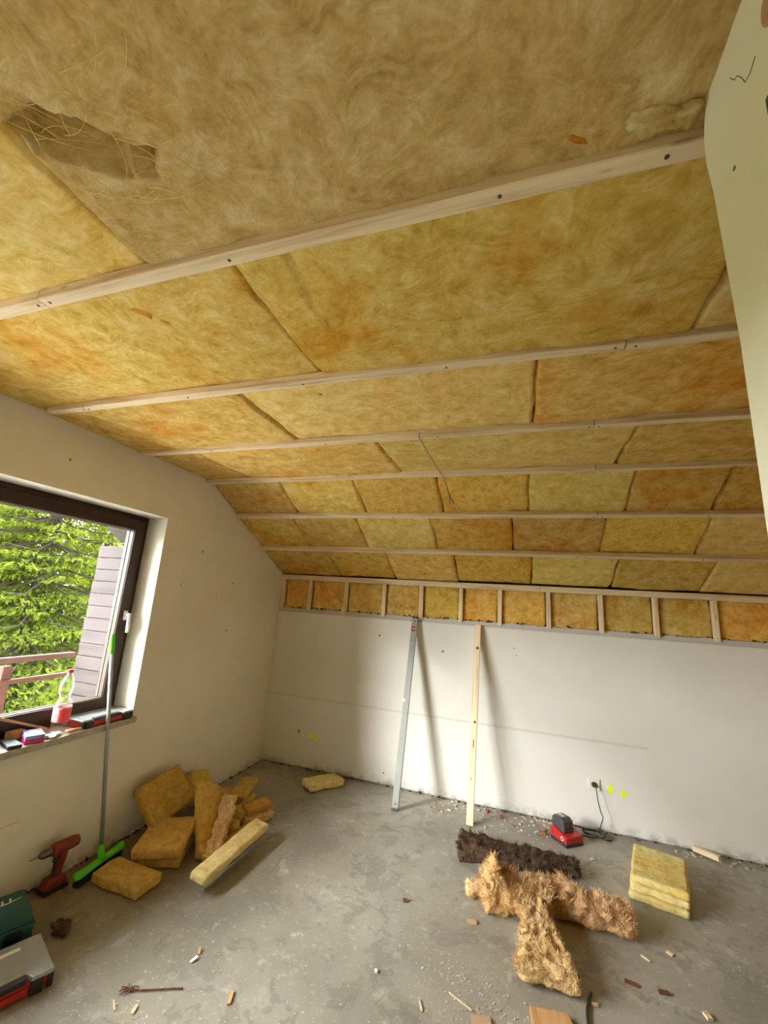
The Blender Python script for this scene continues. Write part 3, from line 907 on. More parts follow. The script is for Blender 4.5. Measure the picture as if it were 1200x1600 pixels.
# ================================================================== outside
ground = MB().box((120, 120, 0.2), (-40, 0, -3.2)).build('ground', 'grass')
tag(ground, 'green meadow below the window', None, None, 'structure')
bounce_ground = MB().box((9.0, 26, 0.06), (-5.0, -9, -3.09)).build('bounce_ground', 'bounce_mat')  # unseen pale surface added below the window to reflect light onto the ceiling
tag(bounce_ground, 'added pale ground bouncing light up to the ceiling', None, None, 'structure')
ov = MB().box((0.98, 4.9, 0.10), (-0.85, -3.75, 2.62))
ov.box((0.98, 1.75, 0.10), (-0.85, -0.55, 2.305), (math.atan2(HZ - KZ, -KY), 0, 0))
tag(ov.build('roof_overhang', 'boards_dark'), 'dark boarded roof overhang above the balcony', None, None, 'structure')
vs_, fs_ = [], []
for i in range(61):
    az = math.radians(95 + 180 * i / 60)
    hgt = 3.6 + 1.6 * noise.noise(Vector((i * 0.35, 1, 0)))
    for rr, zz in ((52, -3.2), (60, -3.2 + hgt * 0.75), (68, -3.2 + hgt), (85, -3.2)):
        vs_.append((math.cos(az) * rr, math.sin(az) * rr, zz + 0.6 * noise.noise(Vector((i * 1.7, rr, 0)))))
for i in range(60):
    for k in range(3):
        fs_.append((i * 4 + k, i * 4 + k + 1, i * 4 + k + 5, i * 4 + k + 4))
tag(MB().add(vs_, fs_).build('wooded_ridge', 'hill'), 'distant wooded ridge around the garden', None, None, 'structure')
bal = MB().box((1.25, 6.2, 0.18), (-0.985, -3.0, -0.12), (0, 0, 0), 0.01).build('balcony_slab', 'balcony')
tag(bal, 'grey balcony floor slab outside the window', 'balcony')
rl = thing('balcony_railing', (-1.32, -3.0, -0.03), 'reddish-brown timber balcony railing outside the window', 'railing')
MB().box((0.05, 3.7, 0.042), (0, 0, 1.005), (0, 0, 0), 0.004).build('top_rail', 'rail_wood', rl)
MB().box((0.035, 3.7, 0.036), (0.02, 0, 0.845), (0, 0, 0), 0.004).build('middle_rail', 'rail_wood', rl)
MB().box((0.035, 3.7, 0.06), (0.02, 0, 0.25), (0, 0, 0), 0.004).build('lower_rail', 'rail_wood', rl)
for y in (-1.75, -0.2, 1.345):
    MB().box((0.07, 0.065, 0.96), (-0.01, y, 0.48), (0, 0, 0), 0.004).build('post', 'rail_wood', rl)

ps = thing('privacy_screen', (-0.82, -1.2, -0.03), 'grey-brown weathered board screen beside the window outside', 'screen')
for k in range(19):
    z = 1.97 - 0.106 * (k + 0.5)
    MB().box((0.76, 0.022, 0.101), (0, 0.003 * (k % 3), z), (0.03, 0, 0), 0.002, 1).build('board', 'slate_board', ps, False)
MB().box((0.085, 0.03, 2.16), (0.265, -0.03, 1.08), (0, 0, 0), 0.004).build('post', 'grey_post', ps)
MB().box((0.03, 0.05, 2.0), (-0.37, 0.035, 1.0), (0, 0, 0), 0.004).build('edge_batten', 'slate_board', ps)
MB().box((0.74, 0.012, 2.0), (0, 0.030, 0.97)).build('backing', 'boards_dark', ps)
vb = MB().prism([(-1.27, 2.11), (-1.09, 1.995), (-0.46, 1.98), (-0.46, 2.50), (-1.27, 2.50)], 0.05, 'Y', (0, -1.09, 0)).build('gusset_board', 'bark')
tag(vb, 'dark gusset board between the board screen and the roof overhang', 'board')

rng = random.Random(77)
def needle_spray(vs_, fs_, p, d, L, wid, rng):
    """one flat tapering needle spray, a slim folded diamond"""
    d = d.normalized()
    s = d.cross(Vector((rng.uniform(-.4, .4), rng.uniform(-.4, .4), 1))).normalized() * wid
    b = len(vs_)
    m = p + d * L * 0.45
    up = Vector((0, 0, -wid * 0.6))
    vs_ += [p, m + s, p + d * L, m - s, m + up]
    fs_ += [(b, b + 1, b + 4), (b + 1, b + 2, b + 4), (b + 2, b + 3, b + 4), (b + 3, b, b + 4)]
def spruce_mesh(seed, H, R0, whorls, nb):
    rng = random.Random(seed)
    vs_, fs_ = [], []
    tw = MB()
    for w in range(whorls):
        t = (w + rng.random() * 0.6) / whorls
        z = 0.4 + (H - 0.6) * t
        R = R0 * (1 - t) ** 0.75 + 0.12
        for k in range(nb):
            a = 2 * PI * (k + rng.random() * 0.8) / nb + w * 1.3
            out = Vector((math.cos(a), math.sin(a), 0))
            side = Vector((-math.sin(a), math.cos(a), 0))
            r = R * rng.uniform(0.72, 1.1)
            pts = []
            n = max(4, int(r / 0.13))
            for i in range(n + 1):
                s = i / n
                pts.append(out * (r * s) + Vector((0, 0, z - 0.42 * r * s + 0.30 * r * s * s)) + side * 0.08 * math.sin(s * 3 + k))
            tw.tube([pts[0], pts[n // 2], pts[n]], [0.018, 0.010, 0.003], 3, False)
            for i in range(1, n + 1):
                s = i / n
                wl = 0.34 * r * (1 - s) * (0.4 + s) + 0.10
                for q in (-1, 1):
                    m = max(2, int(wl / 0.055))
                    for j in range(m):
                        f = (j + rng.random()) / m
                        base = pts[i] + (side * q * 0.9 + out * 0.5).normalized() * (wl * f) + Vector((rng.gauss(0, .02), rng.gauss(0, .02), -0.16 * f * wl - abs(rng.gauss(0, .035))))
                        for _ in range(3):
                            d = (side * q * rng.uniform(0.1, 1.0) + out * rng.uniform(0.2, 1.0) + Vector((0, 0, rng.uniform(-1.0, 0.15))))
                            needle_spray(vs_, fs_, base, d, rng.uniform(0.045, 0.10), rng.uniform(0.007, 0.014), rng)
    fo = bpy.data.meshes.new('spruce_foliage')
    fo.from_pydata([tuple(v) for v in vs_], [], fs_)
    fo.materials.append(M['spruce'])
    tw.tube([(0, 0, 0), (0.03, 0.02, H * 0.4), (0, 0, H)], [0.17, 0.11, 0.015], 10)
    tm = bpy.data.meshes.new('spruce_trunk')
    tm.from_pydata([tuple(v) for v in tw.v], [], tw.f)
    tm.materials.append(M['bark'])
    return fo, tm
SPRUCE = [spruce_mesh(1, 7.4, 2.3, 36, 11), spruce_mesh(2, 6.8, 2.1, 32, 10)]
def spruce(kind, loc, rz, sc, label):
    t = thing('spruce_tree', loc, label, 'tree', (0, 0, rz), 'spruces in the garden')
    t.scale = (sc, sc, sc)
    for nm, me in (('foliage', SPRUCE[kind][0]), ('trunk', SPRUCE[kind][1])):
        o = bpy.data.objects.new(nm, me)
        COL.objects.link(o)
        o.parent = t
        if nm == 'foliage':
            o['kind'] = 'stuff'
spruce(0, (-7.4, 2.30, -3.1), 0.3, 1.45, 'tall yellow-green spruce nearest the window')
spruce(1, (-10.2, 6.0, -3.1), 1.9, 1.5, 'spruce farther back to the right of the nearest one')
spruce(1, (-9.8, 1.3, -3.1), 4.0, 1.5, 'spruce close behind the nearest one on its left')
spruce(0, (-10.8, 3.6, -3.1), 2.0, 1.5, 'spruce directly behind the nearest one')
spruce(1, (-14.0, 5.2, -3.1), 5.0, 1.7, 'darker spruce at the back of the garden')
spruce(0, (-15.5, 9.5, -3.1), 0.9, 1.6, 'farthest spruce at the right of the garden')
spruce(0, (-13.6, 1.9, -3.1), 2.9, 1.6, 'spruce at the back left edge of the garden')
spruce(1, (-18.0, 6.4, -3.1), 3.7, 1.9, 'tallest spruce at the far end of the garden')

def shrub(loc, R, H, seed, label):
    rng = random.Random(seed)
    t = thing('garden_shrub', loc, label, 'shrub', (0, 0, 0), 'shrubs in the garden')
    vs_, fs_ = [], []
    for _ in range(2600):
        a, e = rng.uniform(0, 2 * PI), math.acos(rng.uniform(-0.3, 1))
        k = rng.uniform(0.55, 1.0)
        d = Vector((math.cos(a) * math.sin(e), math.sin(a) * math.sin(e), math.cos(e)))
        p = Vector((d.x * R * k, d.y * R * k, H * 0.45 + d.z * H * 0.55 * k))
        needle_spray(vs_, fs_, p, d + Vector((rng.gauss(0, .6), rng.gauss(0, .6), rng.gauss(0, .6))), rng.uniform(0.07, 0.13), rng.uniform(0.02, 0.035), rng)
    o = MB().add(vs_, fs_).build('foliage', 'shrub', t)
    o['kind'] = 'stuff'
    mb = MB()
    for _ in range(7):
        a = rng.uniform(0, 2 * PI)
        mb.tube([(0, 0, 0), (math.cos(a) * R * .3, math.sin(a) * R * .3, H * .4), (math.cos(a) * R * .6, math.sin(a) * R * .6, H * .75)], [0.03, 0.02, 0.006], 5)
    mb.build('stems', 'bark', t)
shrub((-4.6, 1.45, -3.1), 0.95, 3.5, 4, 'bright leafy shrub just beyond the railing by the screen')
shrub((-5.2, 0.1, -3.1), 1.0, 3.0, 6, 'leafy shrub below the railing left of the screen')
hs = thing('neighbour_house', (-34, 9.5, -3.1), 'white house with red roof behind the spruces', 'house')
MB().box((8, 9, 4.6), (0, 0, 2.3), (0, 0, 0), 0.02).build('walls', 'house_white', hs)
MB().prism([(-5.2, 4.5), (5.2, 4.5), (0, 8.2)], 9.0, 'X').build('roof', 'roof_red', hs)

# ================================================================== insulation offcuts on the floor
def normals_of(vs_, fs_):
    acc = [Vector((0, 0, 0)) for _ in vs_]
    for f in fs_:
        n = (Vector(vs_[f[1]]) - Vector(vs_[f[0]])).cross(Vector(vs_[f[2]]) - Vector(vs_[f[0]]))
        c = sum((Vector(vs_[i]) for i in f), Vector()) / len(f)
        if n.dot(c) < 0:
            n = -n
        for i in f:
            acc[i] += n
    return [a.normalized() if a.length > 0 else Vector((0, 0, 1)) for a in acc]

def offcut(label, size, loc, rot, mat, seed, rad=0.010, amp=0.005, res=0.014, group='insulation offcuts piled by the gable wall', shape=None, torn=0, fmat='fibre_pale', name='insulation_offcut', freq=11.0, frange=(0.012, 0.04), frad=0.0012, where=None, octs=4, matrix=None, tufts=None):
    nx, ny, nz = [max(4, int(s / res)) for s in size]
    vs_, fs_ = slab_verts(*size, nx, ny, nz, rad, amp, freq, seed, shape, octs)
    o = MB().add(vs_, fs_).build(name, mat, None, True)
    if matrix is not None:
        o.matrix_world = matrix
    else:
        o.location, o.rotation_euler = loc, rot
    tag(o, label, 'insulation', group)
    if torn:
        ns = normals_of(vs_, fs_)
        org = [(v, n) for v, n in zip(vs_, ns) if (where is None or where(v))]
        mb = MB()
        add_fibres(mb, org, torn, frange[0], frange[1], frad, random.Random(int(seed * 100)), 1.1)
        if tufts:
            top = [(v, n) for v, n in org if v.z > tufts[3]]
            add_tufts(mb, top, tufts[0], tufts[1], tufts[2], 0.0015, random.Random(int(seed * 31)))
        f = mb.build('frayed_fibres', fmat, o)
        f['kind'] = 'stuff'
    return o
def uv_matrix(c, u, v):
    u = Vector(u).normalized()
    v = (Vector(v) - u * Vector(v).dot(u)).normalized()
    n = u.cross(v)
    return Matrix(((u.x, v.x, n.x, c[0]), (u.y, v.y, n.y, c[1]), (u.z, v.z, n.z, c[2]), (0, 0, 0, 1)))

offcut('flat ochre insulation offcut in front, beside the broom head', (0.335, 0.17, 0.055), (0.385, -1.862, 0.030), (0, 0, -0.03), 'ins_brown', 1.0, torn=150, frange=(0.006, 0.02), frad=0.0008)
offcut('lower of two stacked insulation offcuts behind the broom head', (0.25, 0.28, 0.05), (0.375, -1.575, 0.028), (0.0, 0.0, 0.43), 'ins_brown', 2.0, torn=150, frange=(0.006, 0.02), frad=0.0008)
offcut('upper slanting one of two stacked insulation offcuts', (0.27, 0.31, 0.062), (0.375, -1.592, 0.104), (0.10, -0.05, 0.42), 'ins_brown', 3.0, torn=200, frange=(0.006, 0.02), frad=0.0008)
offcut('large square insulation offcut leaning against the gable wall', (0.36, 0.27, 0.062), None, None, 'ins_brown', 4.0, amp=0.007, torn=220, frange=(0.006, 0.022), frad=0.0009,
       matrix=uv_matrix((0.165, -1.415, 0.225), (-0.01, 0.35, 0.04), (0.175, 0.04, -0.19)))
offcut('smaller insulation offcut behind the leaning square one', (0.21, 0.22, 0.055), None, None, 'ins_brown', 5.0,
       matrix=uv_matrix((0.135, -1.05, 0.145), (0.02, 0.95, -0.20), (0.5, 0.05, -0.8)))
offcut('long sloping insulation offcut with torn pinkish edge in mid pile', (0.20, 0.47, 0.062), None, None, 'ins_brown', 6.0, amp=0.007,
       matrix=uv_matrix((0.495, -1.355, 0.128), (0.10, 0.24, -0.13), (0.24, -0.33, -0.21)))
def sh_strip(p):
    k = 1 + 0.35 * noise.noise(Vector((p.y * 14, 3.3, 0)))
    return Vector((p.x * k + 0.012 * noise.noise(Vector((p.y * 9, 0, 1))), p.y, p.z * k + 0.012 * noise.noise(Vector((p.y * 17, 1, 5)))))
offcut('ragged strip of pinkish torn insulation draped along the pile', (0.095, 0.42, 0.07), None, None, 'ins_peach', 7.0, 0.02, 0.018, 0.009, shape=sh_strip, torn=200, fmat='fibre_peach', freq=22,
       matrix=uv_matrix((0.585, -1.345, 0.110), (0.62, 0.34, -0.10), (0.20, -0.36, -0.18)))
offcut('dark yellow insulation offcut lying at the back by the wall', (0.23, 0.20, 0.055), (0.215, -0.86, 0.030), (0, 0, 0.22), 'ins_brown', 8.0)
offcut('small insulation offcut under the narrow one at the back', (0.12, 0.18, 0.045), (0.38, -0.82, 0.024), (0, 0, 0.1), 'ins_brown', 8.5)
offcut('narrow insulation offcut lying on top at the back of the pile', (0.13, 0.30, 0.042), (0.352, -0.785, 0.082), (0.10, -0.06, 0.23), 'ins_brown', 9.0, torn=90, frange=(0.006, 0.018), frad=0.0008)
offcut('crumbly torn insulation scrap under the small right offcut', (0.11, 0.22, 0.05), (0.628, -1.0, 0.027), (0, 0, -0.50), 'ins_peach', 10.0, 0.016, 0.012, 0.011, torn=150, fmat='fibre_peach', freq=20)
offcut('small brick-sized insulation offcut on the right of the pile', (0.105, 0.20, 0.048), (0.612, -0.985, 0.083), (0.06, 0.05, -0.53), 'ins_brown', 11.0, torn=80, frange=(0.006, 0.018), frad=0.0008)
offcut('thin insulation strip lying under the long pale strip', (0.11, 0.42, 0.05), (0.690, -1.36, 0.028), (0, 0, 0.0), 'ins_brown', 12.0)
offcut('long pale yellow insulation strip at the front right of the pile', (0.108, 0.60, 0.042), (0.790, -1.485, 0.082), (0.03, 0.12, -0.005), 'ins_slab', 13.0, amp=0.006, torn=240, frange=(0.006, 0.02), frad=0.0008)
offcut('torn lump of insulation wedged behind the ragged strip', (0.11, 0.12, 0.09), (0.505, -1.08, 0.048), (0.1, 0.2, 0.6), 'ins_brown', 14.0, 0.03, 0.016, 0.012, torn=160, fmat='fibre_peach', freq=18)
offcut('small insulation lump beside the thin strip', (0.09, 0.09, 0.075), (0.575, -1.215, 0.040), (0.2, 0.1, 0.2), 'ins_brown', 15.0, 0.02, 0.010, 0.012)
offcut('single insulation offcut lying alone by the back wall', (0.335, 0.18, 0.052), (0.800, -0.262, 0.030), (0.0, 0.03, 0.945), 'ins_slab', 16.0, amp=0.007, torn=160, frange=(0.006, 0.022), frad=0.0009, group='insulation scraps on the floor')

# three pale slabs stacked on the right
for k, (dx, dy, rz, lab) in enumerate(((-0.018, -0.03, -0.25, 'bottom of three stacked pale yellow insulation slabs'), (0.0, -0.012, -0.27, 'middle of three stacked pale yellow insulation slabs'), (0.004, 0.012, -0.26, 'top of three stacked pale yellow insulation slabs'))):
    offcut(lab, (0.285, 0.43, 0.036), (3.262 + dx, -0.60 + dy, 0.021 + 0.035 * k), (0.0, 0.0, rz), 'ins_slab', 20.0 + k * 1.3, 0.007, 0.005, 0.014, 'stacked pale insulation slabs', torn=160, frange=(0.005, 0.022), frad=0.0008, name='insulation_slab')

# torn peach coloured wads in the middle of the floor
G2 = 'insulation scraps on the floor'
offcut('small fluffy ball of torn peach insulation beside the larger wad', (0.09, 0.08, 0.075), (2.195, -1.165, 0.038), (0, 0, 0.4), 'ins_peach', 30.0, 0.034, 0.016, 0.009, G2, None, 500, 'ins_peach', 'insulation_wad', 22, (0.008, 0.026), 0.0010, octs=5)
def sh_wad(p):
    t = max(0.0, 1 - abs(p.x + 0.115) / 0.075)
    k = 1 + 0.30 * noise.noise(p * 16)
    top = 1 if p.z > 0 else 0
    return Vector((p.x, p.y * (0.9 + 0.25 * noise.noise(Vector((p.x * 12, 4, 4)))), p.z * k + top * (0.085 * t * t + 0.035 * noise.noise(Vector((p.x * 19, p.y * 19, 2))))))
offcut('large ragged peach insulation wad with an upright tuft', (0.36, 0.20, 0.115), (2.425, -1.175, 0.068), (0, 0, 0.22), 'ins_peach', 31.0, 0.04, 0.022, 0.0065, G2, sh_wad, 3600, 'ins_peach', 'insulation_wad', 18, (0.010, 0.040), 0.0011, lambda v: v.z > -0.04, 5, tufts=(110, 0.025, 0.060, 0.02))
def sh_long(p):
    top = 1 if p.z > 0 else 0
    e = 1 - 0.25 * max(0, p.x / 0.25)
    return Vector((p.x, p.y, p.z * e + top * 0.030 * noise.noise(Vector((p.x * 17, p.y * 17, 7))) * (1.2 - p.x * 2)))
offcut('long torn peach insulation wad ending in a flat cut face', (0.46, 0.20, 0.095), (2.775, -1.078, 0.052), (0, 0, -0.04), 'ins_peach', 32.0, 0.026, 0.016, 0.0065, G2, sh_long, 3400, 'ins_peach', 'insulation_wad', 18, (0.008, 0.034), 0.0011, lambda v: v.z > -0.035, 5, tufts=(90, 0.02, 0.045, 0.015))
def sh_tri(p):
    s = (p.y + 0.22) / 0.44
    w = 1.0 - 0.72 * s
    top = 1 if p.z > 0 else 0
    return Vector((p.x * w - 0.03 * s, p.y, p.z * (0.85 + 0.25 * s) + 0.030 * s + top * 0.020 * noise.noise(Vector((p.x * 18, p.y * 18, 3)))))
offcut('wedge shaped torn peach insulation wad nearest the viewer', (0.27, 0.44, 0.075), (2.550, -1.440, 0.046), (0, 0, 0.04), 'ins_peach', 33.0, 0.022, 0.013, 0.0065, G2, sh_tri, 2800, 'ins_peach', 'insulation_wad', 18, (0.007, 0.026), 0.0010, lambda v: v.z > -0.02, 5, tufts=(60, 0.015, 0.035, 0.02))
def sh_dark(p):
    s = p.x / 0.74 + 0.5
    w = (1.0 - 0.35 * s) * (1 + 0.22 * noise.noise(Vector((p.x * 9, 2, p.y))))
    hgt = (1.15 - 0.62 * s) * (1 + 0.15 * noise.noise(Vector((p.x * 12, p.y * 12, 4))))
    top = 1 if p.z > 0 else 0
    return Vector((p.x, p.y * w, p.z * hgt + top * 0.014 * noise.noise(Vector((p.x * 21, p.y * 21, 8)))))
offcut('long blackened old insulation strip in front of the charger', (0.74, 0.21, 0.085), (2.425, -0.735, 0.046), (0, 0, 0.10), 'ins_dirty', 34.0, 0.016, 0.010, 0.008, G2, sh_dark, 2400, 'ins_dirty', 'insulation_strip', 18, (0.008, 0.026), 0.0010, lambda v: v.z > -0.03, 5, tufts=(50, 0.02, 0.04, 0.015))
# brown frayed clump near the tool boxes
offcut('brown frayed clump of dirt and fibre by the organizer box', (0.075, 0.06, 0.045), (0.415, -2.235, 0.022), (0, 0, 0.3), 'ins_dirty', 35.0, 0.02, 0.014, 0.008, None, None, 70, 'rust', 'dirt_clump', 30, (0.010, 0.030), 0.0010)
bpy.data.objects['dirt_clump']['category'] = 'debris'
offcut('small black lump of dirt at the foot of the wall', (0.045, 0.04, 0.04), (0.035, -2.165, 0.019), (0, 0, 0.3), 'dirt', 36.0, 0.016, 0.008, 0.009, None, name='dirt_lump', freq=24)
bpy.data.objects['dirt_lump']['category'] = 'debris'

# ================================================================== long tools against the back wall
def lean(o, base, top):
    d = (Vector(top) - Vector(base)).normalized()
    x = Vector((1, 0, 0))
    y = d.cross(x).normalized()
    x = y.cross(d).normalized()
    o.matrix_world = Matrix(((x.x, y.x, d.x, base[0]), (x.y, y.y, d.y, base[1]), (x.z, y.z, d.z, base[2]), (0, 0, 0, 1)))
lv = thing('spirit_level', (0, 0, 0), 'long grey aluminium spirit level leaning on the back wall', 'spirit level')
LL = 1.535
MB().prism([(-0.026, -0.012), (0.026, -0.012), (0.026, -0.009), (0.022, -0.006), (0.022, 0.006), (0.026, 0.009), (0.026, 0.012), (-0.026, 0.012), (-0.026, 0.009), (-0.022, 0.006), (-0.022, -0.006), (-0.026, -0.009)], LL - 0.03, 'Z', (0, 0, LL / 2)).build('body', 'aluminium', lv)
for z in (0.009, LL - 0.009):
    MB().box((0.055, 0.028, 0.018), (0, 0, z), (0, 0, 0), 0.003).build('end_cap', 'dark_grey_plastic', lv)
for z in (0.045, LL - 0.045):
    MB().lathe([(0.006, -0.0135), (0.006, 0.0135)], (0.002, 0, z), (PI / 2, 0, 0), 12).build('hanging_hole', 'black_plastic', lv)
v = MB().box((0.034, 0.027, 0.046), (-0.004, 0, LL - 0.115), (0, 0, 0), 0.004).build('vial_housing', 'deep_red_plastic', lv)
MB().lathe([(0.009, -0.015), (0.009, 0.015)], (-0.002, 0, LL - 0.115), (PI / 2, 0, 0), 14).build('vial', 'label_pink', v)
v = MB().lathe([(0.017, -0.0135), (0.017, 0.0135)], (-0.024, 0, 0.80), (PI / 2, 0, 0), 20).build('vial_window', 'label_white', lv)
MB().lathe([(0.019, -0.0130), (0.019, 0.0130)], (-0.023, 0, 0.80), (PI / 2, 0, 0), 20).build('vial_rim', 'dark_grey_plastic', lv)
MB().box((0.012, 0.0262, 0.018), (0.004, 0, LL - 0.255), (0, 0, 0), 0.001).build('scale_mark', 'grey_paint', lv)
lean(lv, (1.503, -0.410, 0.003), (1.503, -0.018, 1.492))

lm = thing('timber_batten', (0, 0, 0), 'bare pine batten leaning on the back wall', 'timber')
MB().box((0.052, 0.032, 1.495), (0, 0, 0.7475), (0, 0, 0), 0.0015, 1).build('plank', 'pine_z', lm)
for x, z, r in ((0.004, 1.29, 0.012), (0.008, 0.70, 0.010), (-0.004, 0.30, 0.005)):
    kn = MB().lathe([(r, -0.0002), (r * 0.92, 0.0006), (r * 0.4, 0.0008)], (0, 0, 0), (PI / 2, 0, 0), 12).build('knot', 'rust', lm)
    kn.location = (x, -0.0162, z)
MB().box((0.006, 0.0012, 0.055), (0.005, -0.0163, 0.545)).build('crack', 'rust', lm)
lean(lm, (2.083, -0.380, 0.006), (2.090, -0.022, 1.437))

# ------------------------------------------------------------------ sockets, charger and its cable
def socket(x, z, label, plugged):
    t = thing('wall_socket', (x, 0, z), label, 'socket', (0, 0, 0), 'wall sockets')
    MB().box((0.081, 0.011, 0.081), (0, -0.0055, 0), (0, 0, 0), 0.003).build('cover_plate', 'cream_plastic', t)
    MB().lathe([(0.0245, 0.0), (0.0245, 0.004), (0.021, 0.004), (0.0195, 0.0015), (0.0195, 0.0008)], (0, -0.0105, 0), (PI / 2, 0, 0), 28).build('insert', 'cream_plastic', t, 'auto')
    if not plugged:
        for s in (-1, 1):
            MB().lathe([(0.0028, 0.0), (0.0028, 0.001)], (s * 0.0095, -0.0118, 0), (PI / 2, 0, 0), 10).build('contact_hole', 'black_plastic', t)
        MB().lathe([(0.0185, 0.0), (0.0185, 0.0005)], (0, -0.0112, 0), (PI / 2, 0, 0), 20).build('recess', 'grey_paint', t)
    return t
socket(0.386, 0.319, 'empty cream wall socket near the corner', False)
socket(2.996, 0.316, 'cream wall socket with a black plug in it', True)
cb = thing('charger_cable', (2.996, -0.012, 0.316), 'black charger cable hanging from the socket and coiled on the floor', 'cable')
MB().lathe([(0.019, 0.0), (0.019, 0.008), (0.015, 0.014), (0.008, 0.022), (0.006, 0.030)], (0, -0.003, 0), (PI / 2, 0, 0), 18).build('plug', 'black_plastic', cb, 'auto')
def spline(pts, n=8):
    out = []
    P_ = [Vector(p) for p in pts]
    for i in range(len(P_) - 1):
        p0, p1, p2, p3 = P_[max(i - 1, 0)], P_[i], P_[i + 1], P_[min(i + 2, len(P_) - 1)]
        for k in range(n):
            t = k / n
            out.append(0.5 * ((2 * p1) + (-p0 + p2) * t + (2 * p0 - 5 * p1 + 4 * p2 - p3) * t * t + (-p0 + 3 * p1 - 3 * p2 + p3) * t ** 3))
    out.append(P_[-1])
    return out
path = [(0, -0.028, 0), (0.006, -0.046, -0.006), (0.014, -0.066, -0.09), (0.030, -0.072, -0.16), (0.040, -0.080, -0.19), (0.020, -0.085, -0.25), (0.010, -0.088, -0.285), (0.03, -0.085, -0.305), (0.085, -0.10, -0.308),
        (0.06, -0.14, -0.309), (-0.02, -0.115, -0.305), (-0.085, -0.10, -0.308), (-0.095, -0.065, -0.303), (-0.02, -0.055, -0.299), (0.07, -0.075, -0.299), (0.10, -0.11, -0.304), (0.04, -0.15, -0.303), (-0.04, -0.135, -0.297),
        (-0.105, -0.085, -0.299), (-0.07, -0.05, -0.297), (0.02, -0.07, -0.293), (0.05, -0.12, -0.295), (-0.03, -0.15, -0.303), (-0.10, -0.14, -0.309), (-0.145, -0.165, -0.305), (-0.175, -0.185, -0.285)]
MB().tube(spline(path), 0.0036, 6).build('cord', 'cable_black', cb, True)

ch = thing('battery_charger', (2.765, -0.285, 0), 'red battery charger with a dark battery pack plugged on top', 'charger', (0, 0, 0.70))
MB().box((0.160, 0.150, 0.024), (0, 0, 0.012), (0, 0, 0), 0.006).build('base', 'black_plastic', ch, 'auto')
for x in (-0.07, 0.07):
    MB().box((0.022, 0.12, 0.010), (x, 0, 0.004), (0, 0, 0), 0.003).build('foot', 'dark_grey_plastic', ch)
bd = MB().prism([(-0.075, 0.020), (0.075, 0.020), (0.077, 0.080), (0.06, 0.092), (-0.03, 0.072), (-0.072, 0.062)], 0.158, 'X').build('housing', 'red_plastic', ch)
bv = bd.modifiers.new('bevel', 'BEVEL')
bv.width, bv.segments = 0.006, 2
MB().box((0.11, 0.004, 0.002), (0.0, -0.0745, 0.046)).build('seam', 'deep_red_plastic', bd)
MB().lathe([(0.013, 0.0), (0.013, 0.0012)], (-0.0792, -0.035, 0.045), (0, -PI / 2, 0), 18).build('logo_disc', 'label_white', bd)
MB().lathe([(0.009, 0.0), (0.009, 0.0016)], (-0.0792, -0.035, 0.045), (0, -PI / 2, 0), 18).build('logo_mark', 'deep_red_plastic', bd)
pk = MB().prism([(-0.055, 0.072), (0.06, 0.082), (0.062, 0.135), (0.05, 0.152), (-0.02, 0.155), (-0.048, 0.138), (-0.055, 0.10)], 0.092, 'X', (-0.012, 0.020, 0)).build('battery_pack', 'dark_grey_plastic', ch)
bv = pk.modifiers.new('bevel', 'BEVEL')
bv.width, bv.segments = 0.005, 2
MB().box((0.034, 0.062, 0.002), (-0.012, 0.037, 0.1555), (-0.04, 0, 0)).build('sticker', 'grey_paint', pk)
MB().box((0.014, 0.003, 0.04), (-0.012, -0.0335, 0.108)).build('catch', 'deep_red_plastic', pk)

# ------------------------------------------------------------------ broom
br = thing('broom', (0.165, -1.850, 0), 'broom with grey pole and bright green head leaning on the sill', 'broom', (0, 0, 0))
hd = bpy.data.objects.new('head', None)
prof = []
hv, hf = [], []
n = 24
for i in range(n + 1):
    s = -1 + 2 * i / n
    w = 0.021 + 0.008 * abs(s) ** 1.5
    if abs(s) > 0.88:
        w *= math.sqrt(max(0.02, 1 - ((abs(s) - 0.88) / 0.13) ** 2))
    h = 0.030 + 0.010 * math.cos(s * 2.6) ** 2 + 0.008 * (abs(s) > 0.5) * math.sin((abs(s) - 0.5) * PI)
    for k in range(10):
        a = 2 * PI * k / 10
        hv.append((w * math.cos(a) + 0.035 * s * -1 * 0, 0.165 * s, 0.052 + (h * 0.62 if math.sin(a) > 0 else 0.012) * math.sin(a)))
for i in range(n):
    for k in range(10):
        hf.append((i * 10 + k, i * 10 + (k + 1) % 10, (i + 1) * 10 + (k + 1) % 10, (i + 1) * 10 + k))
hf += [tuple(range(10)), tuple(n * 10 + k for k in range(10))]
bpy.data.objects.remove(hd)
RB = 0.14
hd = MB().add(hv, hf).build('head', 'green_plastic', br, True, (0, 0, 0), (0, 0, RB))
MB().box((0.040, 0.30, 0.045), (0, 0, 0.0235), (0, 0, 0), 0.006).build('bristles', 'black_plastic', br, False, (0, 0, 0), (0, 0, RB))
P0, P1 = Vector((0.0, 0.0, 0.075)), Vector((-0.220, -0.020, 1.288))
d = (P1 - P0)
MB().tube([P0 - d * 0.015, P0 + d * 0.03, P0 + d * 0.05], [0.020, 0.018, 0.013], 14).build('socket', 'green_plastic', br, True)
MB().tube([P0 + d * 0.03, P0 + d * 0.5, P0 + d * 0.93], 0.0112, 14).build('pole', 'grey_pole', br, True)
MB().tube([P0 + d * 0.90, P0 + d * 0.915, P0 + d * 0.985, P0 + d * 0.997, P0 + d], [0.0125, 0.0138, 0.0138, 0.011, 0.004], 14).build('grip', 'green_plastic', br, True)

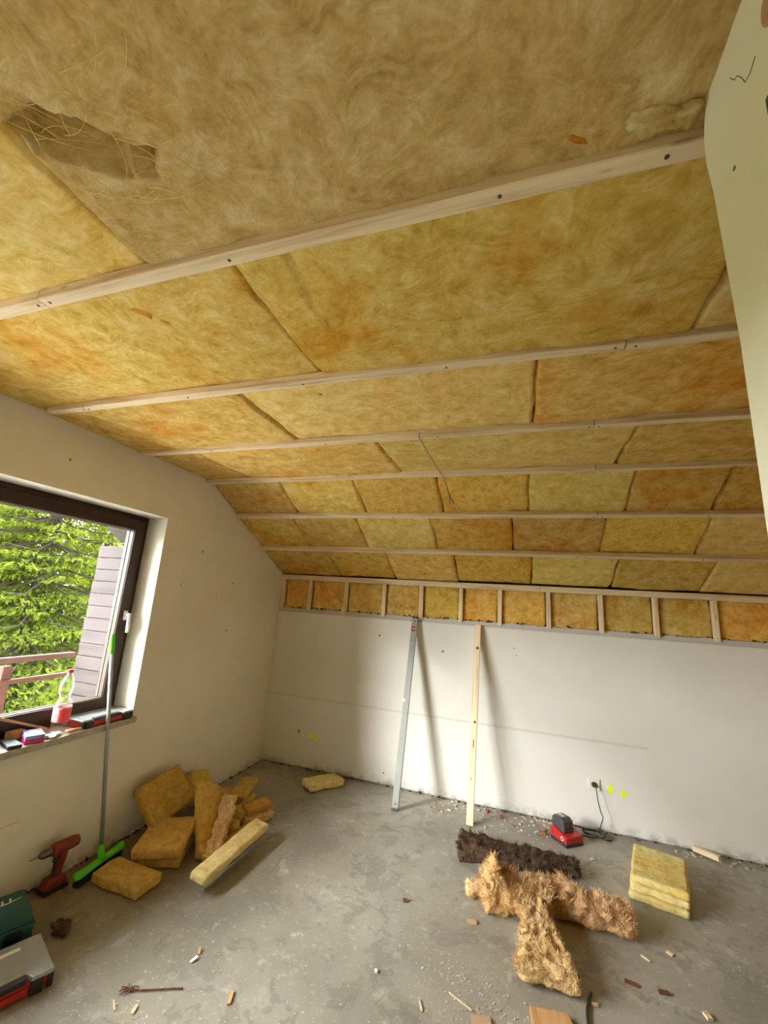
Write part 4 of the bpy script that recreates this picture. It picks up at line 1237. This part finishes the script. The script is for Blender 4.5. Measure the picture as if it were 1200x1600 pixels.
# ------------------------------------------------------------------ cordless drill
dr = thing('cordless_drill', (0.088, -2.045, 0), 'dark red cordless drill standing on its battery by the wall', 'drill', (0, 0, PI / 2 - 0.10))
MB().box((0.122, 0.078, 0.020), (-0.006, 0, 0.011), (0, 0, 0), 0.006).build('battery', 'black_plastic', dr, 'auto')
MB().box((0.120, 0.076, 0.048), (-0.006, 0, 0.044), (0, 0, 0), 0.016, 3, (0.72, 0.80)).build('battery_housing', 'deep_red_plastic', dr, 'auto')
gp = MB().tube([(0.002, 0, 0.06), (0.008, 0, 0.10), (0.016, 0, 0.145), (0.014, 0, 0.185)], [0.021, 0.0195, 0.022, 0.026], 14).build('grip', 'deep_red_plastic', dr, True)
MB().box((0.012, 0.024, 0.085), (-0.013, 0, 0.105), (0, 0.07, 0), 0.004).build('grip_pad', 'black_plastic', gp)
MB().box((0.016, 0.018, 0.034), (-0.020, 0, 0.150), (0, 0.15, 0), 0.005).build('trigger', 'black_plastic', dr, 'auto')
MB().lathe([(0.012, -0.078), (0.026, -0.070), (0.031, -0.045), (0.032, 0.0), (0.033, 0.045), (0.029, 0.056), (0.024, 0.058)], (0.014, 0, 0.196), (0, -PI / 2, 0), 20).build('motor_housing', 'deep_red_plastic', dr, True)
ck = MB().lathe([(0.020, 0.0), (0.0215, 0.006), (0.0215, 0.020), (0.019, 0.024), (0.021, 0.028), (0.020, 0.045), (0.012, 0.060), (0.008, 0.064)], (-0.043, 0, 0.196), (0, -PI / 2, 0), 20).build('chuck', 'steel', dr, 'auto')
MB().tube([(-0.105, 0, 0.196), (-0.125, 0, 0.196), (-0.150, 0, 0.196)], [0.004, 0.003, 0.002], 8).build('drill_bit', 'steel', ck)

# ------------------------------------------------------------------ tool organizers and tool case
def organizer(loc, rz, L, D, H, label, strip):
    t = thing('organizer_box', loc, label, 'organizer', (0, 0, rz), 'small parts organizers')
    base = MB().box((L, D - 0.012, H * 0.72), (0, 0.004, H * 0.36), (0, 0, 0), 0.008).build('tray', 'red_plastic', t, 'auto')
    MB().box((L * 0.99, D * 0.9, 0.012), (0, 0.004, 0.006), (0, 0, 0), 0.004).build('underside', 'black_plastic', t)
    # lid with a notch for the carrying handle
    nl, nd = L * 0.27, 0.036
    poly = [(-L / 2, D / 2), (-L / 2, -D / 2 + 0.004), (-L / 2 + 0.008, -D / 2), (-nl - 0.012, -D / 2), (-nl, -D / 2 + nd), (nl, -D / 2 + nd), (nl + 0.012, -D / 2), (L / 2 - 0.008, -D / 2), (L / 2, -D / 2 + 0.004), (L / 2, D / 2)]
    lid = MB().prism(poly, H * 0.26, 'Z', (0, 0, H * 0.86)).build('lid', 'lid_clear', t)
    bvl = lid.modifiers.new('bevel', 'BEVEL')
    bvl.width, bvl.segments = 0.004, 2
    MB().box((nl * 2 - 0.01, nd - 0.004, H * 0.30), (0, -D / 2 + nd / 2 + 0.004, H * 0.83), (0, 0, 0), 0.003).build('handle_recess', 'black_plastic', t)
    MB().box((nl * 2 + 0.01, 0.014, H * 0.36), (0, -D / 2 + 0.006, H * 0.36), (0, 0, 0), 0.005).build('handle', 'red_plastic', t, 'auto')
    for s in (-1, 1):
        MB().box((0.042, 0.016, H * 0.74), (s * (nl + 0.030), -D / 2 + 0.003, H * 0.40), (0, 0, 0), 0.004).build('latch', 'black_plastic', t, 'auto')
        MB().box((0.020, 0.020, H * 0.70), (s * (L / 2 - 0.008), -D / 2 + 0.010, H * 0.38), (0, 0, 0), 0.004).build('corner_guard', 'black_plastic', t, 'auto')
    if strip:
        MB().box((L * 0.52, 0.020, 0.001), (L * 0.02, D * 0.30, H * 0.992)).build('label_strip', 'cream_plastic', lid)
        MB().box((L * 0.30, 0.012, 0.0016), (-L * 0.06, D * 0.30, H * 0.992)).build('label_print', 'rubble_red', lid)
    return t
organizer((0.464, -2.543, 0), math.radians(67.5), 0.36, 0.25, 0.066, 'grey lidded red organizer box on the floor at the left edge', True)
organizer((-0.092, -1.835, WIN[2]), math.radians(88), 0.335, 0.215, 0.048, 'grey lidded red organizer box on the window sill', False)

tc = thing('tool_case', (0.186, -2.452, 0), 'dark teal power tool case standing behind the floor organizer', 'tool case', (0, 0, math.radians(67.5)))
cs = MB().box((0.38, 0.205, 0.075), (0, 0, 0.0375), (0, 0, 0), 0.014, 3).build('lower_shell', 'teal_plastic', tc, 'auto')
MB().box((0.385, 0.208, 0.008), (0, 0, 0.076), (0, 0, 0), 0.003).build('seam_rim', 'teal_plastic', tc)
up = MB().box((0.376, 0.200, 0.066), (0, 0, 0.110), (0, 0, 0), 0.016, 3, (0.90, 0.84)).build('upper_shell', 'teal_plastic', tc, 'auto')
MB().lathe([(0.036, 0), (0.036, 0.004), (0.031, 0.005), (0.030, 0.001)], (0.115, -0.1015, 0.052), (PI / 2, 0, 0), 22).build('round_grip', 'black_plastic', tc, 'auto')
MB().box((0.13, 0.024, 0.028), (-0.03, -0.108, 0.075), (0, 0, 0), 0.008).build('carry_handle', 'black_plastic', tc, 'auto')
lg = MB()
for k, x in enumerate((0.108, 0.080, 0.052, 0.024, -0.004)):
    lg.box((0.009, 0.030, 0.0012), (x, 0.018, 0.1432), (0, 0, -0.12))
lg.prism([(-0.05, -0.002), (0.10, -0.002), (0.145, 0.012), (0.147, 0.016), (0.10, 0.005), (-0.05, 0.005)], 0.0012, 'Z', (0, 0, 0.1432))
tag(lg.build('logo', 'label_white', up), 'white stroke logo')

# ------------------------------------------------------------------ things on the window sill
SZ = WIN[2]
bt = thing('water_bottle', (-0.098, -2.062, SZ), 'dented clear plastic bottle with red label on the sill', 'bottle')
bp = [(0.026, 0.002), (0.038, 0.0), (0.0425, 0.008), (0.0435, 0.03), (0.0435, 0.060), (0.0435, 0.120), (0.0425, 0.136), (0.034, 0.158), (0.027, 0.176), (0.027, 0.186), (0.036, 0.205), (0.040, 0.225), (0.038, 0.250), (0.028, 0.278), (0.0165, 0.298), (0.0135, 0.306), (0.0135, 0.318)]
bo = MB().lathe(bp, (0, 0, 0), (0, 0, 0), 28)
for v_ in bo.v:
    if 0.14 < v_.z < 0.29:
        k = math.sin(PI * (v_.z - 0.14) / 0.15)
        v_.y += -0.004 * k
        v_.x += 0.006 * k * noise.noise(v_ * 30)
        v_.y += 0.008 * k * noise.noise(v_ * 26)
bo.build('bottle_body', 'bottle_clear', bt, True)
def label_patch(name, a0, a1, z0, z1, r, mat, skew=0.0, parent=bt):
    n = 16
    vs_, fs_ = [], []
    for i in range(n + 1):
        a = a0 + (a1 - a0) * i / n
        for q, rr in ((0, r), (1, r), (1, r + 0.0006), (0, r + 0.0006)):
            z = z0 + (skew * (1 - i / n) if q == 0 else 0) if q == 0 else z1 - (skew * (i / n) * 0.3)
            vs_.append((rr * math.cos(a), rr * math.sin(a), z))
    for i in range(n):
        for k in range(4):
            fs_.append((i * 4 + k, i * 4 + (k + 1) % 4, (i + 1) * 4 + (k + 1) % 4, (i + 1) * 4 + k))
    return MB().add(vs_, fs_).build(name, mat, parent)
lab = label_patch('label', -2.6, 2.6, 0.048, 0.128, 0.0438, 'label_pink')
label_patch('label_print', -0.9, 1.1, 0.052, 0.118, 0.0446, 'label_red', 0.0, lab)
label_patch('label_flash', -1.9, -1.0, 0.050, 0.074, 0.0446, 'label_white', 0.0, lab)
label_patch('label_flash', -2.0, -1.1, 0.105, 0.124, 0.0446, 'label_white', 0.0, lab)
MB().lathe([(0.0145, 0.0), (0.0155, 0.003), (0.0155, 0.016), (0.013, 0.018)], (0, 0, 0.314), (0, 0, 0), 18).build('cap', 'cap_red', bt, 'auto')

bx = thing('bit_box', (-0.036, -2.240, SZ), 'small magenta box with blue lid on the sill', 'box', (0, 0, -0.42))
MB().box((0.125, 0.085, 0.020), (0, 0, 0.010), (0, 0, 0), 0.004).build('tray', 'magenta', bx, 'auto')
MB().box((0.123, 0.083, 0.020), (0, 0, 0.030), (0, 0, 0), 0.004).build('lid', 'blue_clear', bx, 'auto')
MB().box((0.05, 0.03, 0.001), (0.01, 0.005, 0.0405)).build('sticker', 'label_white', bx)
bk = thing('black_tool_pouch', (-0.045, -2.338, SZ), 'flat black case with grey top on the sill at the left edge', 'case', (0, 0, -0.30))
MB().box((0.155, 0.060, 0.014), (0, 0, 0.007), (0, 0, 0), 0.004).build('case_body', 'black_plastic', bk, 'auto')
MB().box((0.148, 0.054, 0.003), (0, 0, 0.0150), (0, 0, 0), 0.001).build('case_top', 'gasket', bk)
wb = MB().box((0.044, 0.075, 0.040), (0, 0, 0), (0, 0, 0), 0.002, 1).build('wood_block', 'orange_wood', None, False, (-0.131, -2.268, SZ + 0.0205), (0, 0, 0.05))
tag(wb, 'small sawn wooden block on the sill under the stick', 'wood block')
st = MB().box((0.018, 0.70, 0.012), (0, 0, 0), (0, 0, 0), 0.001, 1).build('wooden_stick', 'orange_wood', None, False, (-0.135, -2.437, SZ + 0.150), (-0.395, 0, -0.03))
tag(st, 'thin orange-brown wooden stick propped up on the sill', 'stick')
ph = MB().tube([(0, 0, 0), (0.01, 0.02, 0), (0.02, 0.05, 0), (0.025, 0.075, 0)], [0.009, 0.011, 0.010, 0.008], 10).build('chisel', 'orange_wood', None, True, (0.0, -2.09, SZ + 0.011), (0, 0, 0.1))
tag(ph, 'short wooden chisel grip between bottle and organizer box', 'chisel')
vs_, fs_ = slab_verts(0.05, 0.085, 0.005, 12, 16, 1, 0.001, 0.004, 22, 5.0, lambda p: p + Vector((0.012 * noise.noise(p * 40), 0.010 * noise.noise(p * 33 + Vector((3, 1, 2))), 0.008 * noise.noise(p * 45))))
pp = MB().add(vs_, fs_).build('paper_scrap', 'paper', None, False, (-0.010, -2.150, SZ + 0.009), (0, 0, 0.5))
tag(pp, 'crumpled white paper scrap on the sill in front of bottle', 'paper')

# ------------------------------------------------------------------ cable hanging from the ceiling
hc = thing('ceiling_cable', (1.956, -1.985, ZB), 'loose electric cable with bare wire ends hanging from the ceiling', 'cable')
MB().tube(spline([(0, -0.02, 0.02), (-0.002, -0.015, -0.006), (0.0, 0.02, -0.010), (0.003, 0.25, -0.012), (0.006, 0.50, -0.010), (0.010, 0.66, -0.010), (0.020, 0.69, -0.030)], 5), 0.0042, 7).build('sheath', 'cable_grey', hc, True)
for k, (a, b, c, m) in enumerate((((0.036, 0.675, -0.09), (0.052, 0.665, -0.14), (0.060, 0.660, -0.195), 'cable_black'), ((0.040, 0.68, -0.09), (0.058, 0.675, -0.14), (0.088, 0.668, -0.195), 'rust'), ((0.038, 0.67, -0.085), (0.056, 0.66, -0.145), (0.076, 0.655, -0.20), 'cable_grey'))):
    w = MB().tube(spline([(0.020, 0.69, -0.030), a, b, c], 5), 0.0022, 6).build('core_wire', m, hc, True)
    e = Vector(c) + (Vector(c) - Vector(b)).normalized() * 0.045
    MB().tube([c, e], 0.0014, 5).build('bare_end', 'copper', w)

# ------------------------------------------------------------------ debris
def chip(label, loc, size, rz, mat, name='wood_chip', tilt=(0, 0), cat='wood chip', group='chips and scraps on the floor'):
    w, l, h = size
    rg = random.Random(int(abs(loc[0]) * 1000 + abs(loc[1]) * 77))
    j = lambda: rg.uniform(0.82, 1.12)
    poly = [(-w / 2 * j(), -l / 2 * j()), (w / 2 * j(), -l / 2 * j()), (w / 2 * j(), l / 6 * j()), (w / 2.4 * j(), l / 2 * j()), (-w / 2.2 * j(), l / 2.1 * j())]
    o = MB().prism(poly, h, 'Z').build(name, mat, None, False, (loc[0], loc[1], h / 2 + 0.001 + abs(math.sin(tilt[0])) * l / 2), (tilt[0], tilt[1], rz))
    return tag(o, label, cat, group)
chip('pale rectangular wood chip right of the thin sliver near bottom left', (1.031, -2.373), (0.014, 0.038, 0.005), 0.35, 'chip')
chip('thin pale wood sliver below the rusty wire', (0.949, -2.393), (0.006, 0.055, 0.004), 0.95, 'chip')
chip('upright tan wood splinter on the floor at the bottom, left of centre', (1.337, -2.195), (0.012, 0.062, 0.006), 0.38, 'orange_wood')
chip('bent white plastic scrap on the floor left of centre', (1.077, -2.110), (0.014, 0.035, 0.004), -0.3, 'white_plastic', 'plastic_scrap', (0.2, 0.1), 'scrap')
chip('tan curled paper scrap behind the white plastic scrap', (1.065, -2.065), (0.012, 0.030, 0.004), 0.6, 'cardboard', 'paper_curl', (0.25, 0), 'scrap')
chip('flat tan insulation flake left of the wedge shaped wad', (2.205, -1.372), (0.045, 0.030, 0.007), 0.2, 'cardboard', 'insulation_flake', (0, 0), 'scrap')
chip('small dark brown crumb alone in mid floor', (1.843, -1.367), (0.022, 0.020, 0.012), 0.4, 'rust', 'brick_crumb', (0, 0), 'crumb')
chip('small pale wood chip beside the black rod', (2.745, -1.640), (0.024, 0.014, 0.006), 0.25, 'chip')
chip('tan wood piece cut by the bottom edge beside the black rod', (2.560, -1.800), (0.17, 0.085, 0.016), 0.15, 'orange_wood', 'wood_offcut')
chip('smaller tan board scrap at the bottom edge', (2.300, -1.915), (0.085, 0.060, 0.008), 0.3, 'cardboard', 'board_scrap', (0, 0), 'scrap')
chip('dark stain of crushed brown crumbs at lower right', (2.920, -1.458), (0.062, 0.020, 0.005), -0.15, 'rust', 'crumb_pile', (0, 0), 'crumb')
chip('dark crumb right of the crushed brown crumbs', (3.045, -1.455), (0.045, 0.020, 0.007), 0.1, 'rust', 'crumb_pile', (0, 0), 'crumb')
chip('small dark crumb above the pale chip near the black rod', (2.690, -1.525), (0.020, 0.016, 0.006), 0.5, 'rust', 'crumb_pile', (0, 0), 'crumb')
chip('pale wood chip near the bottom right corner', (3.185, -1.515), (0.024, 0.034, 0.010), 0.3, 'chip')
chip('thin pale splinter at the bottom edge near centre', (2.060, -1.930), (0.006, 0.048, 0.004), 0.45, 'chip')
chip('long pale straw-like splinter on the floor at the bottom', (2.205, -1.845), (0.004, 0.11, 0.004), 1.15, 'chip')
chip('pale splinter below the long peach wad', (3.020, -1.27), (0.010, 0.045, 0.005), 0.9, 'chip')
chip('pale flake right of the long peach wad', (3.145, -1.185), (0.020, 0.028, 0.005), 0.9, 'chip')
chip('pale chip between charger and slab stack', (2.905, -0.46), (0.020, 0.018, 0.008), 0.4, 'chip')
chip('white plaster crumb in mid floor near the bottom', (1.838, -1.850), (0.014, 0.016, 0.008), 0.4, 'white_plastic', 'plaster_crumb', (0, 0), 'crumb')
wo = MB().box((0.165, 0.036, 0.030), (0, 0, 0), (0, 0, 0), 0.0015, 1).build('timber_offcut', 'pine', None, False, (3.685, -0.075, 0.030), (0.0, -0.08, -0.78))
tag(wo, 'short pine offcut on rubble by the back wall at right', 'timber')
for i, (x, y, s, lab) in enumerate(((2.60, -0.27, 0.032, 'red brick crumb just left of the charger'), (2.19, -0.10, 0.026, 'red brick crumb right of the leaning batten by the wall'), (2.62, -0.20, 0.02, 'small red brick crumb behind the charger'), (2.305, -0.14, 0.022, 'flat red brick crumb in the rubble by the wall'))):
    vs_, fs_ = slab_verts(s * 1.3, s, s * 0.8, 5, 5, 4, s * 0.18, s * 0.12, 60, 60 + i)
    tag(MB().add(vs_, fs_).build('brick_crumb', 'rubble_red', None, False, (x, y, s * 0.42), (0, 0, i * 1.1)), lab, 'crumb', 'brick crumbs by the back wall')
rod = MB().tube(spline([(2.735, -1.588, 0.006), (2.716, -1.650, 0.007), (2.706, -1.70, 0.006), (2.700, -1.80, 0.006)], 5), 0.0055, 8).build('black_rod', 'cable_black', None, True)
tag(rod, 'short bent black cable end at the bottom edge', 'cable')
tw = thing('rusty_wire', (0.935, -2.325, 0), 'rusty wire with frayed end lying near the organizer box', 'wire')
MB().tube(spline([(0, 0, 0.006), (0.06, 0.020, 0.005), (0.13, 0.055, 0.005), (0.20, 0.088, 0.005)], 5), 0.0030, 6).build('wire', 'rust', tw, True)
mb = MB()
rg = random.Random(9)
for _ in range(14):
    a = rg.uniform(0, 2 * PI)
    L = rg.uniform(0.015, 0.04)
    mb.tube([(0.01, 0.0, 0.006), (0.01 + math.cos(a) * L * .6, math.sin(a) * L * .6, 0.010), (0.01 + math.cos(a) * L, math.sin(a) * L, 0.004)], 0.0018, 4)
mb.build('frayed_end', 'rust', tw)

def scatter(name, label, cat, mat, n, region, smin, smax, seed, flat=0.6):
    rg = random.Random(seed)
    mb = MB()
    for _ in range(n):
        x, y = region(rg)
        s = rg.uniform(smin, smax) * (0.5 + rg.random())
        mb.box((s * rg.uniform(0.7, 2.2), s, s * flat), (x, y, s * flat * 0.4), (rg.uniform(-.3, .3), rg.uniform(-.3, .3), rg.uniform(0, PI)))
    o = mb.build(name, mat)
    return tag(o, label, cat, None, 'stuff')
wallband = lambda rg: (rg.uniform(1.75, 2.85), -min(0.40, abs(rg.gauss(0.02, 0.16)) + 0.015))
scatter('plaster_rubble', 'pale plaster rubble strewn along the back wall', 'rubble', 'rubble', 170, wallband, 0.004, 0.013, 1)
scatter('pale_chips', 'pale wood shavings strewn along the back wall', 'shavings', 'sawdust', 45, wallband, 0.004, 0.010, 2, 0.35)
scatter('red_crumbs', 'fine red brick crumbs along the back wall', 'crumbs', 'rubble_red', 34, wallband, 0.004, 0.010, 3)
scatter('wall_foot_dirt', 'dark dirt crumbs along the foot of the walls', 'dirt', 'dirt', 330, lambda rg: ((rg.uniform(0.05, 5.0), -0.004 - abs(rg.gauss(0, 0.012))) if rg.random() < 0.72 else (0.004 + abs(rg.gauss(0, 0.010)), rg.uniform(-2.9, -0.05))), 0.004, 0.011, 4)
scatter('sawdust_patch', 'pale sawdust flecks on the floor at the bottom', 'sawdust', 'sawdust', 420, lambda rg: (rg.gauss(2.24, 0.13), rg.gauss(-1.80, 0.12)), 0.0015, 0.005, 5, 0.4)
scatter('sawdust_flecks', 'pale flecks of sawdust spread over the floor', 'sawdust', 'sawdust', 170, lambda rg: (rg.uniform(0.7, 4.0), rg.uniform(-2.5, -0.3)), 0.0015, 0.0045, 6, 0.4)
scatter('yellow_fluff', 'yellow fibre crumbs around the bottom left floor', 'fibre', 'sawdust', 160, lambda rg: (rg.gauss(0.98, 0.09), rg.gauss(-2.42, 0.06)), 0.0012, 0.004, 7, 0.4)
scatter('right_rubble', 'dark rubble beside the short pine offcut', 'rubble', 'rubble', 40, lambda rg: (rg.gauss(3.72, 0.10), -0.03 - abs(rg.gauss(0, 0.06))), 0.004, 0.014, 8)
